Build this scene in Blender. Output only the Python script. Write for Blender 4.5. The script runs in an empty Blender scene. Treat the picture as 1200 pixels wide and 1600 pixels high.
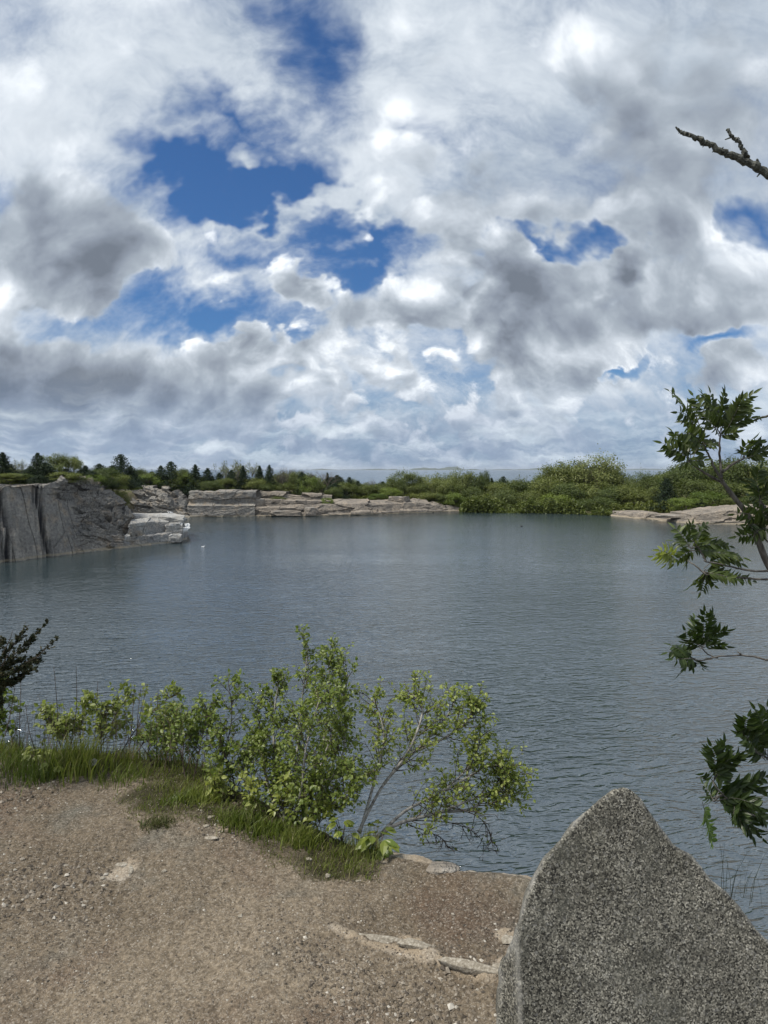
import bpy, bmesh, math, random
import numpy as np
from mathutils import Vector, Matrix

# ------------------------------------------------------------------ camera, world, sun, exposure
SC = bpy.context.scene
COL = SC.collection
R = math.radians
FPX = 1109.0                    # focal length in photo pixels (1200 x 1600)
PITCH = R(-3.46)                # camera looks slightly down
CAMZ = 12.0                     # eye height above the quarry water
GZ = 10.4                       # level of the ledge the photographer stands on
cam_d = bpy.data.cameras.new('camera'); cam = bpy.data.objects.new('camera', cam_d); COL.objects.link(cam)
cam_d.sensor_fit = 'VERTICAL'; cam_d.sensor_height = 24.0; cam_d.lens = FPX / 1600 * 24.0
cam_d.clip_start = 0.05; cam_d.clip_end = 120000
cam.location = (0, 0, CAMZ); cam.rotation_euler = (R(90) + PITCH, 0, 0)
SC.camera = cam
SC.view_settings.view_transform = 'Standard'; SC.view_settings.look = 'None'
SC.view_settings.exposure = 0.42; SC.view_settings.gamma = 1.0
SC.cycles.max_bounces = 6; SC.cycles.diffuse_bounces = 2; SC.cycles.glossy_bounces = 3
SC.cycles.transmission_bounces = 3; SC.cycles.transparent_max_bounces = 8; SC.cycles.volume_bounces = 0
SC.cycles.use_denoising = True
SC.cycles.use_adaptive_sampling = True; SC.cycles.adaptive_threshold = 0.012; SC.cycles.adaptive_min_samples = 16

SUN_EL, SUN_AZ = R(60), R(-108)          # azimuth measured from +Y towards +X
sd = bpy.data.lights.new('sun', 'SUN'); sd.energy = 3.5; sd.angle = R(14); sd.color = (1.0, 0.95, 0.87)
sun = bpy.data.objects.new('sun', sd); COL.objects.link(sun)
_s = Vector((math.sin(SUN_AZ) * math.cos(SUN_EL), math.cos(SUN_AZ) * math.cos(SUN_EL), math.sin(SUN_EL)))
sun.rotation_euler = _s.to_track_quat('Z', 'Y').to_euler(); sun.location = (0, 0, 60)


class NT:
    """small helper to write node trees"""
    def __init__(s, tree): s.t = tree; s.n = tree.nodes; s.l = tree.links
    def new(s, typ, **kw):
        n = s.n.new(typ)
        for k, v in kw.items(): setattr(n, k, v)
        return n
    def put(s, sock, v):
        if v is None: return
        if isinstance(v, bpy.types.NodeSocket): s.l.new(v, sock)
        elif hasattr(sock.default_value, '__len__') and not hasattr(v, '__len__'): sock.default_value = [v] * len(sock.default_value)
        elif hasattr(sock.default_value, '__len__') and len(sock.default_value) == 4 and len(v) == 3: sock.default_value = (*v, 1)
        else: sock.default_value = v
    def m(s, op, a, b=None, c=None, clamp=False):
        n = s.new('ShaderNodeMath', operation=op, use_clamp=clamp)
        s.put(n.inputs[0], a); s.put(n.inputs[1], b); s.put(n.inputs[2], c)
        return n.outputs[0]
    def v(s, op, a, b=None, scale=None):
        n = s.new('ShaderNodeVectorMath', operation=op)
        s.put(n.inputs[0], a); s.put(n.inputs[1], b)
        if scale is not None: s.put(n.inputs['Scale'], scale)
        return n.outputs['Value'] if op in ('LENGTH', 'DOT_PRODUCT') else n.outputs[0]
    def xyz(s, x=0, y=0, z=0):
        n = s.new('ShaderNodeCombineXYZ'); s.put(n.inputs[0], x); s.put(n.inputs[1], y); s.put(n.inputs[2], z); return n.outputs[0]
    def sep(s, v):
        n = s.new('ShaderNodeSeparateXYZ'); s.put(n.inputs[0], v); return n.outputs
    def noise(s, vec, scale=1, detail=4, rough=.5, dist=0, lac=2.0, out=0, typ='FBM'):
        n = s.new('ShaderNodeTexNoise'); n.noise_type = typ
        s.put(n.inputs['Vector'], vec); s.put(n.inputs['Scale'], scale); s.put(n.inputs['Detail'], detail)
        s.put(n.inputs['Roughness'], rough); s.put(n.inputs['Distortion'], dist); s.put(n.inputs['Lacunarity'], lac)
        return n.outputs[out]
    def voro(s, vec, scale=1, feature='F1', out=0, rnd=1.0, smooth=None, detail=0):
        n = s.new('ShaderNodeTexVoronoi', feature=feature)
        s.put(n.inputs['Vector'], vec); s.put(n.inputs['Scale'], scale); s.put(n.inputs['Randomness'], rnd)
        if smooth is not None: s.put(n.inputs['Smoothness'], smooth)
        if detail: s.put(n.inputs['Detail'], detail)
        return n.outputs[out]
    def mr(s, x, a, b, c=0.0, d=1.0, typ='LINEAR'):
        n = s.new('ShaderNodeMapRange', interpolation_type=typ, clamp=True)
        s.put(n.inputs[0], x)
        for i, q in enumerate((a, b, c, d)): s.put(n.inputs[1 + i], q)
        return n.outputs[0]
    def mix(s, f, a, b, blend='MIX'):
        n = s.new('ShaderNodeMix', data_type='RGBA', blend_type=blend)
        s.put(n.inputs[0], f); s.put(n.inputs[6], a); s.put(n.inputs[7], b)
        return n.outputs[2]
    def ramp(s, f, stops, interp='LINEAR'):
        n = s.new('ShaderNodeValToRGB'); s.put(n.inputs[0], f); e = n.color_ramp.elements
        n.color_ramp.interpolation = interp
        while len(e) < len(stops): e.new(0.5)
        for q, (p, c) in zip(e, stops): q.position = p; q.color = (*c, 1) if len(c) == 3 else c
        return n.outputs[0]


def uv_of(px, py):
    """photo pixel -> horizontal and vertical slope of its ray in the world (x/y, z/y)"""
    a = (px - 600) / FPX; b = (800 - py) / FPX
    c, s = math.cos(PITCH), math.sin(PITCH)
    y, z = c - b * s, b * c + s
    return a / y, z / y


# ---- sky: Nishita blue behind two layers of procedural cloud, all functions of the world direction
W = bpy.data.worlds.new('World'); SC.world = W; W.use_nodes = True
W.node_tree.nodes.clear(); w = NT(W.node_tree)
out = w.new('ShaderNodeOutputWorld'); bg = w.new('ShaderNodeBackground'); w.l.new(bg.outputs[0], out.inputs[0])
W.cycles.sampling_method = 'MANUAL'; W.cycles.sample_map_resolution = 512
STR = 0.1
skyt = w.new('ShaderNodeTexSky', sky_type='NISHITA'); skyt.sun_disc = False
skyt.sun_elevation = SUN_EL; skyt.sun_rotation = SUN_AZ; skyt.air_density = 1.0; skyt.dust_density = 0.4; skyt.ozone_density = 3.0
D = w.new('ShaderNodeTexCoord').outputs['Generated']
dx, dy, dz = w.sep(D)
zc = w.m('MAXIMUM', dz, 0.0)
azm = w.m('ARCTAN2', dx, dy)
zl = w.m('MINIMUM', zc, .97)
mer = w.m('ADD', w.m('MULTIPLY', w.m('LOGARITHM', w.m('DIVIDE', w.m('ADD', 1.0, zl), w.m('SUBTRACT', 1.0, zl)), math.e), .5), .22)
yp = w.m('MAXIMUM', dy, 0.05)
UV = w.xyz(w.m('DIVIDE', dx, yp), w.m('DIVIDE', zc, yp), 0)            # slopes in front of the viewer
NX = w.m('MULTIPLY', w.m('ARCTAN2', azm, mer), .95)          # conformal, so cloud lumps stay round but shrink to the horizon
NY = w.m('MULTIPLY', w.m('LOGARITHM', w.m('ADD', w.m('MULTIPLY', azm, azm), w.m('MULTIPLY', mer, mer)), math.e), -.62)
N0 = w.xyz(NX, NY, 0)
warp = w.v('SUBTRACT', w.noise(N0, 3.4, 2, .55, out=1), (.5, .5, .5))
warp2 = w.v('SUBTRACT', w.noise(w.v('ADD', N0, (7, 3, 1)), 9.0, 3, .6, out=1), (.5, .5, .5))
N1 = w.v('ADD', w.v('ADD', N0, w.v('SCALE', warp, scale=.16)), w.v('SCALE', warp2, scale=.05))
zsc = w.m('ADD', zc, .12)
UVW = w.v('ADD', UV, w.v('ADD', w.v('SCALE', warp, scale=w.m('MULTIPLY', zsc, .38)), w.v('SCALE', warp2, scale=w.m('MULTIPLY', zsc, .26))))


def rotated(deg):
    c, s = math.cos(R(deg)), math.sin(R(deg))
    return w.xyz(w.v('DOT_PRODUCT', UVW, (c, s, 0)), w.v('DOT_PRODUCT', UVW, (-s, c, 0)), 0) if deg else UVW


BASES = {}
HI, LO, DK = .62, w.mr(dz, 0.04, .42, .36, .03), .10
# soft elliptical spots: (photo px, px, radius, radius, tilt, veil, low cloud, darkness) - blue gaps, grey bellies, bright tops
for (bx, by, rx, ry, rot, wh, wl, wd) in [
    (385, 285, 165, 85, 0, -.95, -.80, 0), (255, 262, 90, 40, -30, -.50, -.30, 0), (485, 95, 85, 150, 30, -.50, -.50, .10), (345, 182, 140, 40, 0, -.45, -.30, .1),
    (320, 478, 200, 50, 0, -.70, -.55, 0), (570, 388, 150, 38, 0, -.60, -.30, 0), (395, 395, 110, 30, 0, -.35, -.2, 0), (420, 340, 230, 22, 0, .45, .0, 0),
    (885, 360, 180, 32, 0, -.62, -.50, 0), (640, 190, 75, 34, 0, -.35, -.2, 0), (950, 575, 46, 14, 0, -.55, -.45, 0), (1115, 546, 80, 16, 0, -.5, -.38, 0),
    (1185, 358, 60, 34, 0, -.5, -.5, 0), (0, 340, 50, 40, 0, -.4, 0, 0), (387, 248, 56, 34, 0, .8, .35, .05), (340, 325, 34, 30, -30, .4, .1, 0),
    (125, 385, 180, 100, 0, .1, .85, .58), (90, 598, 400, 95, 0, .2, .75, .70), (800, 440, 150, 90, 30, .1, .55, .42), (865, 515, 170, 95, 0, .1, .55, .55),
    (1085, 470, 150, 80, 0, .1, .60, 0), (1090, 515, 130, 42, 0, 0, .1, .50), (1085, 430, 110, 40, 0, 0, .1, -.35), (972, 402, 60, 36, 30, .1, .65, .45),
    (470, 420, 50, 48, 30, .3, .75, -.1), (560, 475, 150, 75, 0, .1, .35, .12), (1040, 200, 430, 230, 30, .2, .50, .50), (1080, 330, 240, 70, 0, .1, .20, .25),
    (740, 330, 190, 90, 0, .15, .35, .22), (590, 245, 150, 150, 30, .2, .25, -.12), (60, 230, 260, 170, 0, .25, .25, -.25), (700, 60, 320, 150, 0, .2, .15, -.05),
    (300, 100, 260, 120, 0, .15, .0, .12), (640, 600, 150, 45, 0, 0, .1, -.25), (20, 445, 150, 30, 0, .1, .3, -.35), (430, 535, 150, 40, 0, .1, .35, .0),
    (940, 430, 70, 26, 0, 0, .2, -.3), (630, 505, 110, 36, 0, 0, .2, .25), (1130, 590, 130, 40, 0, 0, .3, .25), (760, 250, 120, 50, 30, .1, .1, .2),
]:
    u, v_ = uv_of(bx, by)
    if rot not in BASES: BASES[rot] = rotated(rot)
    c, s_ = math.cos(R(rot)), math.sin(R(rot))
    u, v_ = u * c + v_ * s_, -u * s_ + v_ * c
    vm = w.new('ShaderNodeVectorMath', operation='MULTIPLY_ADD')
    w.l.new(BASES[rot], vm.inputs[0]); vm.inputs[1].default_value = (FPX / rx, FPX / ry, 0); vm.inputs[2].default_value = (-u * FPX / rx, -v_ * FPX / ry, 0)
    gr = w.new('ShaderNodeTexGradient', gradient_type='SPHERICAL'); w.l.new(vm.outputs[0], gr.inputs[0])
    if wh: HI = w.m('MULTIPLY_ADD', gr.outputs[1], wh * 1.25, HI)
    if wl: LO = w.m('MULTIPLY_ADD', gr.outputs[1], wl * 1.25, LO)
    if wd: DK = w.m('MULTIPLY_ADD', gr.outputs[1], wd * .66, DK)

# --- high veil (thin, streaky)
HV = w.v('MULTIPLY', N1, (1, 1.25, 1))
fh = w.noise(HV, 2.4, 7, .68)
ah = w.mr(w.m('ADD', HI, w.m('MULTIPLY', w.m('SUBTRACT', fh, .5), 1.8)), .02, .92, 0, 1, 'SMOOTHSTEP')

# --- low cumulus field as a group: used twice for relief
G = bpy.data.node_groups.new('cloud_field', 'ShaderNodeTree')
G.interface.new_socket('V', in_out='INPUT', socket_type='NodeSocketVector')
G.interface.new_socket('Rough', in_out='INPUT', socket_type='NodeSocketFloat')
G.interface.new_socket('F', in_out='OUTPUT', socket_type='NodeSocketFloat')
g = NT(G); gi = g.new('NodeGroupInput'); go = g.new('NodeGroupOutput')
n1 = g.noise(gi.outputs[0], 3.0, 7, gi.outputs[1])
bl = g.voro(gi.outputs[0], 8.0, 'SMOOTH_F1', smooth=.6, detail=1)
g.l.new(g.m('SUBTRACT', n1, g.m('MULTIPLY', g.m('SUBTRACT', bl, .42), .40)), go.inputs[0])
ROUGH = w.mr(dz, .0, .45, .70, .62)


def field(vec):
    n = w.new('ShaderNodeGroup'); n.node_tree = G; w.l.new(vec, n.inputs[0]); w.l.new(ROUGH, n.inputs[1]); return n.outputs[0]


f0 = field(N1)
f1 = field(w.v('ADD', N1, (-.025, -.075, 0)))          # a step towards the light
sl = w.m('ADD', LO, w.m('MULTIPLY', w.m('SUBTRACT', f0, .5), 1.45))
al = w.mr(sl, .02, w.mr(dz, .1, .5, .22, .42), 0, 1, 'SMOOTHSTEP')
relief = w.m('MULTIPLY', w.m('SUBTRACT', f0, f1), w.mr(dz, .1, .5, 1.7, 1.7))
thick = w.m('ADD', w.m('MULTIPLY', w.mr(sl, .05, .95, 0, 1), w.mr(dz, .05, .4, .60, .48)), DK)
shade = w.m('MULTIPLY', w.m('SUBTRACT', thick, relief), .88)
low_col = w.ramp(w.m('ADD', shade, .08, clamp=True), [(0, (.84, .88, .92)), (.22, (.52, .57, .63)), (.48, (.33, .375, .43)), (.75, (.225, .26, .315)), (1, (.145, .17, .21))])
rh = w.m('MULTIPLY', w.m('SUBTRACT', fh, .5), 1.0)
hi_col = w.ramp(w.m('SUBTRACT', w.m('MULTIPLY_ADD', DK, .6, .34), rh, clamp=True), [(0, (.84, .88, .92)), (.5, (.40, .46, .53)), (1, (.18, .22, .29))])
# --- far bands at the horizon, bluish
band = w.noise(w.v('MULTIPLY', w.v('ADD', D, w.v('SCALE', warp2, scale=.035)), (7, 7, 34)), 1.0, 5, .62)
hb = w.mr(dz, .01, .15, 1, 0, 'SMOOTHSTEP')
hcol = w.ramp(w.mr(band, .33, .68, 0, 1), [(0, (.115, .185, .315)), (.45, (.20, .275, .40)), (1, (.52, .60, .68))])
blue = w.mix(1.0, skyt.outputs[0], (STR * .31, STR * .50, STR * .72), 'MULTIPLY')
c1 = w.mix(ah, blue, hi_col)
c2 = w.mix(al, c1, low_col)
c3 = w.mix(w.m('MULTIPLY', hb, .78), c2, hcol)
c3 = w.mix(w.mr(dz, -.002, -.02, 0, 1), c3, (.10, .12, .14))
w.l.new(w.v('SCALE', c3, scale=.94 / STR), bg.inputs[0]); bg.inputs[1].default_value = STR

# ------------------------------------------------------------------ helpers
rnd = random.Random(11)


def px(x, y, depth):
    """world point seen at photo pixel (x, y) at forward distance `depth`"""
    u, v_ = uv_of(x, y); return Vector((u * depth, depth, CAMZ + v_ * depth))


def onz(x, y, z):
    """world point where the photo pixel's ray meets the level z"""
    u, v_ = uv_of(x, y); d = (z - CAMZ) / v_; return Vector((u * d, d, z))


# ---- vectorised noise
def _h(ix, iy, iz, seed):
    n = (ix.astype(np.int64) * 374761393 + iy.astype(np.int64) * 668265263 + iz.astype(np.int64) * 2147483647 + seed * 974634777) & 0xffffffff
    n = ((n ^ (n >> 13)) * 1274126177) & 0xffffffff
    n = ((n ^ (n >> 16)) * 2246822519) & 0xffffffff
    return ((n ^ (n >> 15)) & 0xffffff) / float(0xffffff)


def vnoise(x, y, z=0.0, seed=0):
    x, y, z = np.broadcast_arrays(np.asarray(x, float), np.asarray(y, float), np.asarray(z, float))
    xi, yi, zi = np.floor(x), np.floor(y), np.floor(z)
    fx, fy, fz = x - xi, y - yi, z - zi
    fx, fy, fz = [t * t * t * (t * (t * 6 - 15) + 10) for t in (fx, fy, fz)]
    r = 0
    for a in (0, 1):
        for b in (0, 1):
            for c in (0, 1):
                r = r + _h(xi + a, yi + b, zi + c, seed) * (fx if a else 1 - fx) * (fy if b else 1 - fy) * (fz if c else 1 - fz)
    return r * 2 - 1


def fbm(x, y, z=0.0, oct=4, seed=0, gain=.5):
    r, a, f = 0, 1.0, 1.0
    for i in range(oct):
        r = r + a * vnoise(x * f, y * f, z * f if np.ndim(z) or z else 0.0, seed + i * 17)
        a *= gain; f *= 2.03
    return r


def cells(x, y, seed=0, jit=.9):
    """Voronoi cells: nearest cell's two random numbers, offset to its centre, border distance"""
    xi, yi = np.floor(x), np.floor(y)
    d1 = np.full(x.shape, 9e9); d2 = d1.copy(); r1 = np.zeros(x.shape); r2 = r1.copy(); ox = r1.copy(); oy = r1.copy()
    for a in (-1, 0, 1):
        for b in (-1, 0, 1):
            cx, cy = xi + a, yi + b
            qx = cx + .5 + (_h(cx, cy, cx * 0, seed) - .5) * jit; qy = cy + .5 + (_h(cx, cy, cx * 0, seed + 1) - .5) * jit
            d = (qx - x) ** 2 + (qy - y) ** 2
            n = d < d1
            d2 = np.where(n, d1, np.minimum(d2, d)); d1 = np.where(n, d, d1)
            r1 = np.where(n, _h(cx, cy, cx * 0, seed + 2), r1); r2 = np.where(n, _h(cx, cy, cx * 0, seed + 3), r2)
            ox = np.where(n, x - qx, ox); oy = np.where(n, y - qy, oy)
    return r1, r2, ox, oy, np.sqrt(d2) - np.sqrt(d1)


# ---- mesh helpers
class MB:
    """collects vertices and faces and links them as ONE mesh object"""
    def __init__(s): s.v = []; s.f = []; s.n = 0
    def add(s, V, F):
        s.v.append(np.asarray(V, float)); s.f += [tuple(i + s.n for i in f) for f in F]; s.n += len(V)
    def addq(s, V, F):
        """arrays: V (n,3), F (m,k)"""
        s.v.append(np.asarray(V, float)); s.f += (np.asarray(F) + s.n).tolist(); s.n += len(V)
    def tube(s, P, r, k=6):
        P = [Vector(p) for p in P]; n = len(P)
        if not hasattr(r, '__len__'): r = [r] * n
        V = []; F = []
        ref = Vector((0.31, 0.21, 0.93))
        for i in range(n):
            t = (P[min(i + 1, n - 1)] - P[max(i - 1, 0)]).normalized()
            a = t.cross(ref)
            if a.length < .05: a = t.cross(Vector((1, 0, 0)))
            a.normalize(); b = t.cross(a)
            for j in range(k):
                q = 2 * math.pi * j / k
                V.append(P[i] + (a * math.cos(q) + b * math.sin(q)) * r[i])
        for i in range(n - 1):
            for j in range(k):
                F.append((i * k + j, i * k + (j + 1) % k, (i + 1) * k + (j + 1) % k, (i + 1) * k + j))
        V.append(P[0]); V.append(P[-1] + (P[-1] - P[-2]).normalized() * r[-1])
        for j in range(k):
            F.append((n * k, (j + 1) % k, j)); F.append((n * k + 1, (n - 1) * k + j, (n - 1) * k + (j + 1) % k))
        s.add([tuple(v) for v in V], F)
    def build(s, name, mat, parent=None, smooth=False):
        V = np.concatenate(s.v) if s.v else np.zeros((0, 3))
        return mesh_obj(name, V, s.f, mat, parent, smooth)


def mesh_obj(name, V, F, mat, parent=None, smooth=False, **attrs):
    me = bpy.data.meshes.new(name); me.from_pydata(np.asarray(V).tolist(), [], F if isinstance(F, list) else F.tolist())
    if smooth: me.polygons.foreach_set('use_smooth', [True] * len(me.polygons))
    for k, a in attrs.items():
        at = me.attributes.new(k, 'FLOAT', 'POINT'); at.data.foreach_set('value', np.asarray(a, dtype=np.float32).ravel())
    me.materials.append(mat); me.update()
    o = bpy.data.objects.new(name, me); COL.objects.link(o)
    if parent: o.parent = parent
    return o


def grid_faces(nu, nv):
    i, j = np.meshgrid(np.arange(nu - 1), np.arange(nv - 1), indexing='ij')
    a = (i * nv + j).ravel()
    return np.stack([a, a + nv, a + nv + 1, a + 1], 1)


def tag(o, label=None, cat=None, group=None, kind=None):
    if label: o['label'] = label
    if cat: o['category'] = cat
    if group: o['group'] = group
    if kind: o['kind'] = kind
    return o


def empty(name, loc):
    o = bpy.data.objects.new(name, None); o.empty_display_size = .2; o.location = loc; COL.objects.link(o); return o


def recentre(root, parts):
    """parts were modelled in world space: move them under the thing's base point"""
    for p in parts:
        p.parent = root
        p.data.transform(Matrix.Translation(-Vector(root.location)))


def material(name, rough=.9, spec=.3):
    m = bpy.data.materials.new(name); m.use_nodes = True
    n = NT(m.node_tree); b = m.node_tree.nodes['Principled BSDF']
    b.inputs['Roughness'].default_value = rough; b.inputs['Specular IOR Level'].default_value = spec
    return m, n, b


def bump(n, b, h, dist, strength=1.0):
    q = n.new('ShaderNodeBump'); n.put(q.inputs['Height'], h); q.inputs['Distance'].default_value = dist
    n.put(q.inputs['Strength'], strength); n.l.new(q.outputs[0], b.inputs['Normal'])


def attr(n, name):
    a = n.new('ShaderNodeAttribute'); a.attribute_name = name; return a.outputs['Fac']


def pos(n): return n.new('ShaderNodeNewGeometry').outputs['Position']


# ---- materials
def rock_material(name, light, dark, warm, scale=1.0, bumpd=.15):
    m, n, b = material(name, .92, .2); P = n.new('ShaderNodeTexCoord').outputs['Object']
    big = n.noise(P, .22 * scale, 5, .6); fine = n.noise(P, 2.6 * scale, 6, .68); grain = n.noise(P, 14 * scale, 4, .7)
    c = n.mix(n.mr(big, .36, .64), dark, light)
    c = n.mix(n.m('MULTIPLY', n.mr(n.noise(n.v('ADD', P, (9, 4, 2)), .45 * scale, 4, .6), .5, .66), .7), c, warm)
    c = n.mix(n.mr(fine, .30, .72), n.mix(1, c, (.52, .52, .54), 'MULTIPLY'), n.mix(1, c, (1.45, 1.43, 1.4), 'MULTIPLY'))
    c = n.mix(n.m('MULTIPLY', n.mr(grain, .56, .70), .35), c, (.50, .49, .46))
    c = n.mix(attr(n, 'crack'), c, (.022, .022, .024))
    c = n.mix(attr(n, 'tide'), c, (.34, .29, .20))
    c = n.mix(attr(n, 'guano'), c, (.82, .82, .80))
    n.l.new(c, b.inputs['Base Color'])
    bump(n, b, n.m('ADD', fine, n.m('MULTIPLY', grain, .3)), bumpd)
    return m


def leaf_material(name, cols, trans=.35, rough=.5, spec=.35):
    m, n, b = material(name, rough, spec)
    ri = n.new('ShaderNodeNewGeometry').outputs['Random Per Island']
    oi = n.new('ShaderNodeObjectInfo').outputs['Random']
    f = n.m('FRACT', n.m('ADD', ri, n.m('MULTIPLY', oi, .0)))
    k = len(cols) - 1
    c = n.ramp(f, [(i / k, q) for i, q in enumerate(cols)])
    c = n.mix(1, c, n.xyz(*[n.mr(oi, 0, 1, a, e) for a, e in ((.60, 1.35), (.68, 1.25), (.6, 1.3))]), 'MULTIPLY')
    n.l.new(c, b.inputs['Base Color'])
    t = n.new('ShaderNodeBsdfTranslucent'); n.l.new(n.mix(1, c, (1.25, 1.35, .7), 'MULTIPLY'), t.inputs[0])
    mx = n.new('ShaderNodeMixShader'); mx.inputs[0].default_value = trans
    n.l.new(b.outputs[0], mx.inputs[1]); n.l.new(t.outputs[0], mx.inputs[2])
    n.l.new(mx.outputs[0], n.t.nodes['Material Output'].inputs[0])
    return m


def bark_material(name, a, c2, scale=20, stretch=(1, 1, .25)):
    m, n, b = material(name, .85, .2); P = n.new('ShaderNodeTexCoord').outputs['Object']
    q = n.noise(n.v('MULTIPLY', P, stretch), scale, 5, .65)
    n.l.new(n.ramp(n.mr(q, .34, .66), [(0, a), (1, c2)]), b.inputs['Base Color'])
    bump(n, b, q, .004)
    return m


M_CLIFF = rock_material('grey_granite_cliff', (.265, .25, .22), (.135, .132, .125), (.29, .235, .17), 1, .14)
M_LEDGE = rock_material('pink_granite_ledge', (.265, .232, .19), (.14, .127, .11), (.31, .26, .20), 1.2, .12)
M_BLOCK = rock_material('pale_granite_block', (.30, .30, .285), (.20, .20, .195), (.34, .31, .26), 1.5, .06)
M_FARLEAF = leaf_material('spring_foliage', [(.062, .085, .018), (.095, .122, .026), (.14, .165, .036), (.078, .102, .022)], .25)
M_OLIVE = leaf_material('olive_foliage', [(.082, .108, .026), (.125, .155, .040), (.17, .195, .058), (.10, .125, .035)], .25)
M_LIME = leaf_material('lime_foliage', [(.085, .125, .022), (.13, .18, .03), (.17, .22, .045)], .3)
M_CEDAR = leaf_material('cedar_foliage', [(.012, .024, .012), (.020, .036, .016), (.030, .048, .020), (.016, .030, .014)], .08, .7, .2)
M_TWIG = bark_material('grey_twigs', (.07, .06, .05), (.17, .15, .125), 3)
M_BARK = bark_material('dark_bark', (.035, .030, .025), (.10, .085, .07), 12)


# ------------------------------------------------------------------ the large setting
# quarry outline (x, y, rim height, width of the rocky shelf) going round the basin, star-shaped about CEN
CEN = np.array([8.0, 90.0])


def W0(a, b): p = onz(a, b, 0.0); return (p.x, p.y)


shore = [
    (-14, 5.2, 10.0, 0), (-4, 4.9, 10.1, 0), (0, 4.2, 10.1, 0), (6, 4.6, 10.0, 0), (16, 4.2, 10.0, 0), (34, 10, 10.0, 0), (58, 28, 9.5, 0), (78, 62, 8, 0), (92, 100, 6, 0), (92, 130, 4.5, 2),
    (*W0(1150, 819), 2.2, 4), (*W0(1060, 812), 1.5, 4), (*W0(965, 806), .9, 2), (*W0(880, 802), .7, 0), (*W0(800, 801), .6, 0), (*W0(728, 799), .6, 0), (*W0(650, 801), 2.0, 7), (*W0(560, 804), 3.0, 10),
    (*W0(480, 806), 4.8, 12), (*W0(400, 807), 5.8, 9), (*W0(300, 807), 6.3, 7), (-62, 158, 7.0, 10), (-62, 140, 6, 16), (*W0(270, 846), 2.2, 30), (*W0(180, 856), 7.2, 20), (*W0(0, 877), 9.6, 6), (-62, 78, 10.2, 0), (-66, 40, 10.3, 0), (-48, 12, 10.2, 0), (-26, 5.5, 10.1, 0),
]
S = np.array(shore); dl = S[:, :2] - CEN
ang = np.arctan2(dl[:, 1], dl[:, 0]); rad = np.hypot(dl[:, 0], dl[:, 1])
o_ = np.argsort(ang); ang, rad, hh = ang[o_], rad[o_], S[o_, 2]; sb = S[o_, 3]
ang3 = np.concatenate([ang - 2 * np.pi, ang, ang + 2 * np.pi]); rad3 = np.tile(rad, 3); hh3 = np.tile(hh, 3)
TH = np.linspace(-np.pi, np.pi, 1440, endpoint=False)
# straight sides between outline points: intersect in Cartesian space by dense resampling
dense = []
order = np.arange(len(ang))
for i in range(len(ang)):
    j = (i + 1) % len(ang)
    a = CEN + rad[i] * np.array([np.cos(ang[i]), np.sin(ang[i])]); b = CEN + rad[j] * np.array([np.cos(ang[j]), np.sin(ang[j])])
    for t in np.linspace(0, 1, 40, endpoint=False):
        p = a + (b - a) * t; dense.append((math.atan2(p[1] - CEN[1], p[0] - CEN[0]), math.hypot(*(p - CEN)), hh[i] + (hh[j] - hh[i]) * t, sb[i] + (sb[j] - sb[i]) * t))
dense = np.array(sorted(dense))
da = np.concatenate([dense[:, 0] - 2 * np.pi, dense[:, 0], dense[:, 0] + 2 * np.pi])
RS = np.interp(TH, da, np.tile(dense[:, 1], 3)); HR = np.interp(TH, da, np.tile(dense[:, 2], 3)); SB = np.interp(TH, da, np.tile(dense[:, 3], 3))
offs = np.array([-2.5, -.4, .3, .9, 1.6, 2.6, 4, 6, 9, 13, 18, 25, 34, 46, 62, 85, 120, 170, 260, 420, 800, 1600, 3200, 6000])
prof = np.array([-6, -2.5, .4, .75, .93, 1, 1, 1, 1, 1, 1, 1, 1, 1, 1, 1, 1, 1, 1, 1, 1, 1, 1, 1])
T, O = np.meshgrid(TH, offs, indexing='ij')
Rr = (RS + 1.2 + SB)[:, None] + O
X = CEN[0] + Rr * np.cos(T); Y = CEN[1] + Rr * np.sin(T)
Z = np.where(prof[None] < 0, prof[None], HR[:, None] * prof[None])
seaw = np.clip((np.sin(T) + .15) * 2.2, 0, 1)                       # 1 towards the ocean
fall = np.clip((O - 55) / 130, 0, 1)
Z = np.where(O > 3, Z + (8.2 - Z) * np.clip((O - 3) / 60, 0, 1) * .5, Z)
Z = Z * (1 - seaw * fall) + (-19) * seaw * fall
Z = Z + np.where(O > 1, fbm(X * .06, Y * .06, oct=4, seed=3) * np.clip((O - 1) / 12, 0, 1) * .9, 0) + np.where(O > 200, (1 - seaw) * 6 * vnoise(X * .003, Y * .003, seed=8), 0)
near = np.clip(1 - np.hypot(X, Y - 1) / 16, 0, 1)
Z = Z - .55 * (near > .2)
m, n, b = material('heath_ground', .95, .1); P = pos(n)
q = n.noise(P, .12, 6, .65); q2 = n.noise(P, 1.3, 6, .7)
c = n.ramp(n.m('ADD', n.m('MULTIPLY', q, .6), n.m('MULTIPLY', q2, .4)), [(.32, (.040, .058, .020)), (.47, (.085, .095, .040)), (.58, (.16, .135, .085)), (.70, (.25, .21, .16))])
n.l.new(c, b.inputs['Base Color']); bump(n, b, q2, .3)
M_LAND = m
Fg = grid_faces(len(TH), len(offs)).tolist()
nv = len(offs); base = (len(TH) - 1) * nv
Fg += [[base + j, j, j + 1, base + j + 1] for j in range(nv - 1)]
land = mesh_obj('ground', np.stack([X, Y, Z], -1).reshape(-1, 3), Fg, M_LAND, smooth=True)
tag(land, 'scrubby heath ground and rock rim running all round the quarry', 'ground', kind='structure')

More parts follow.
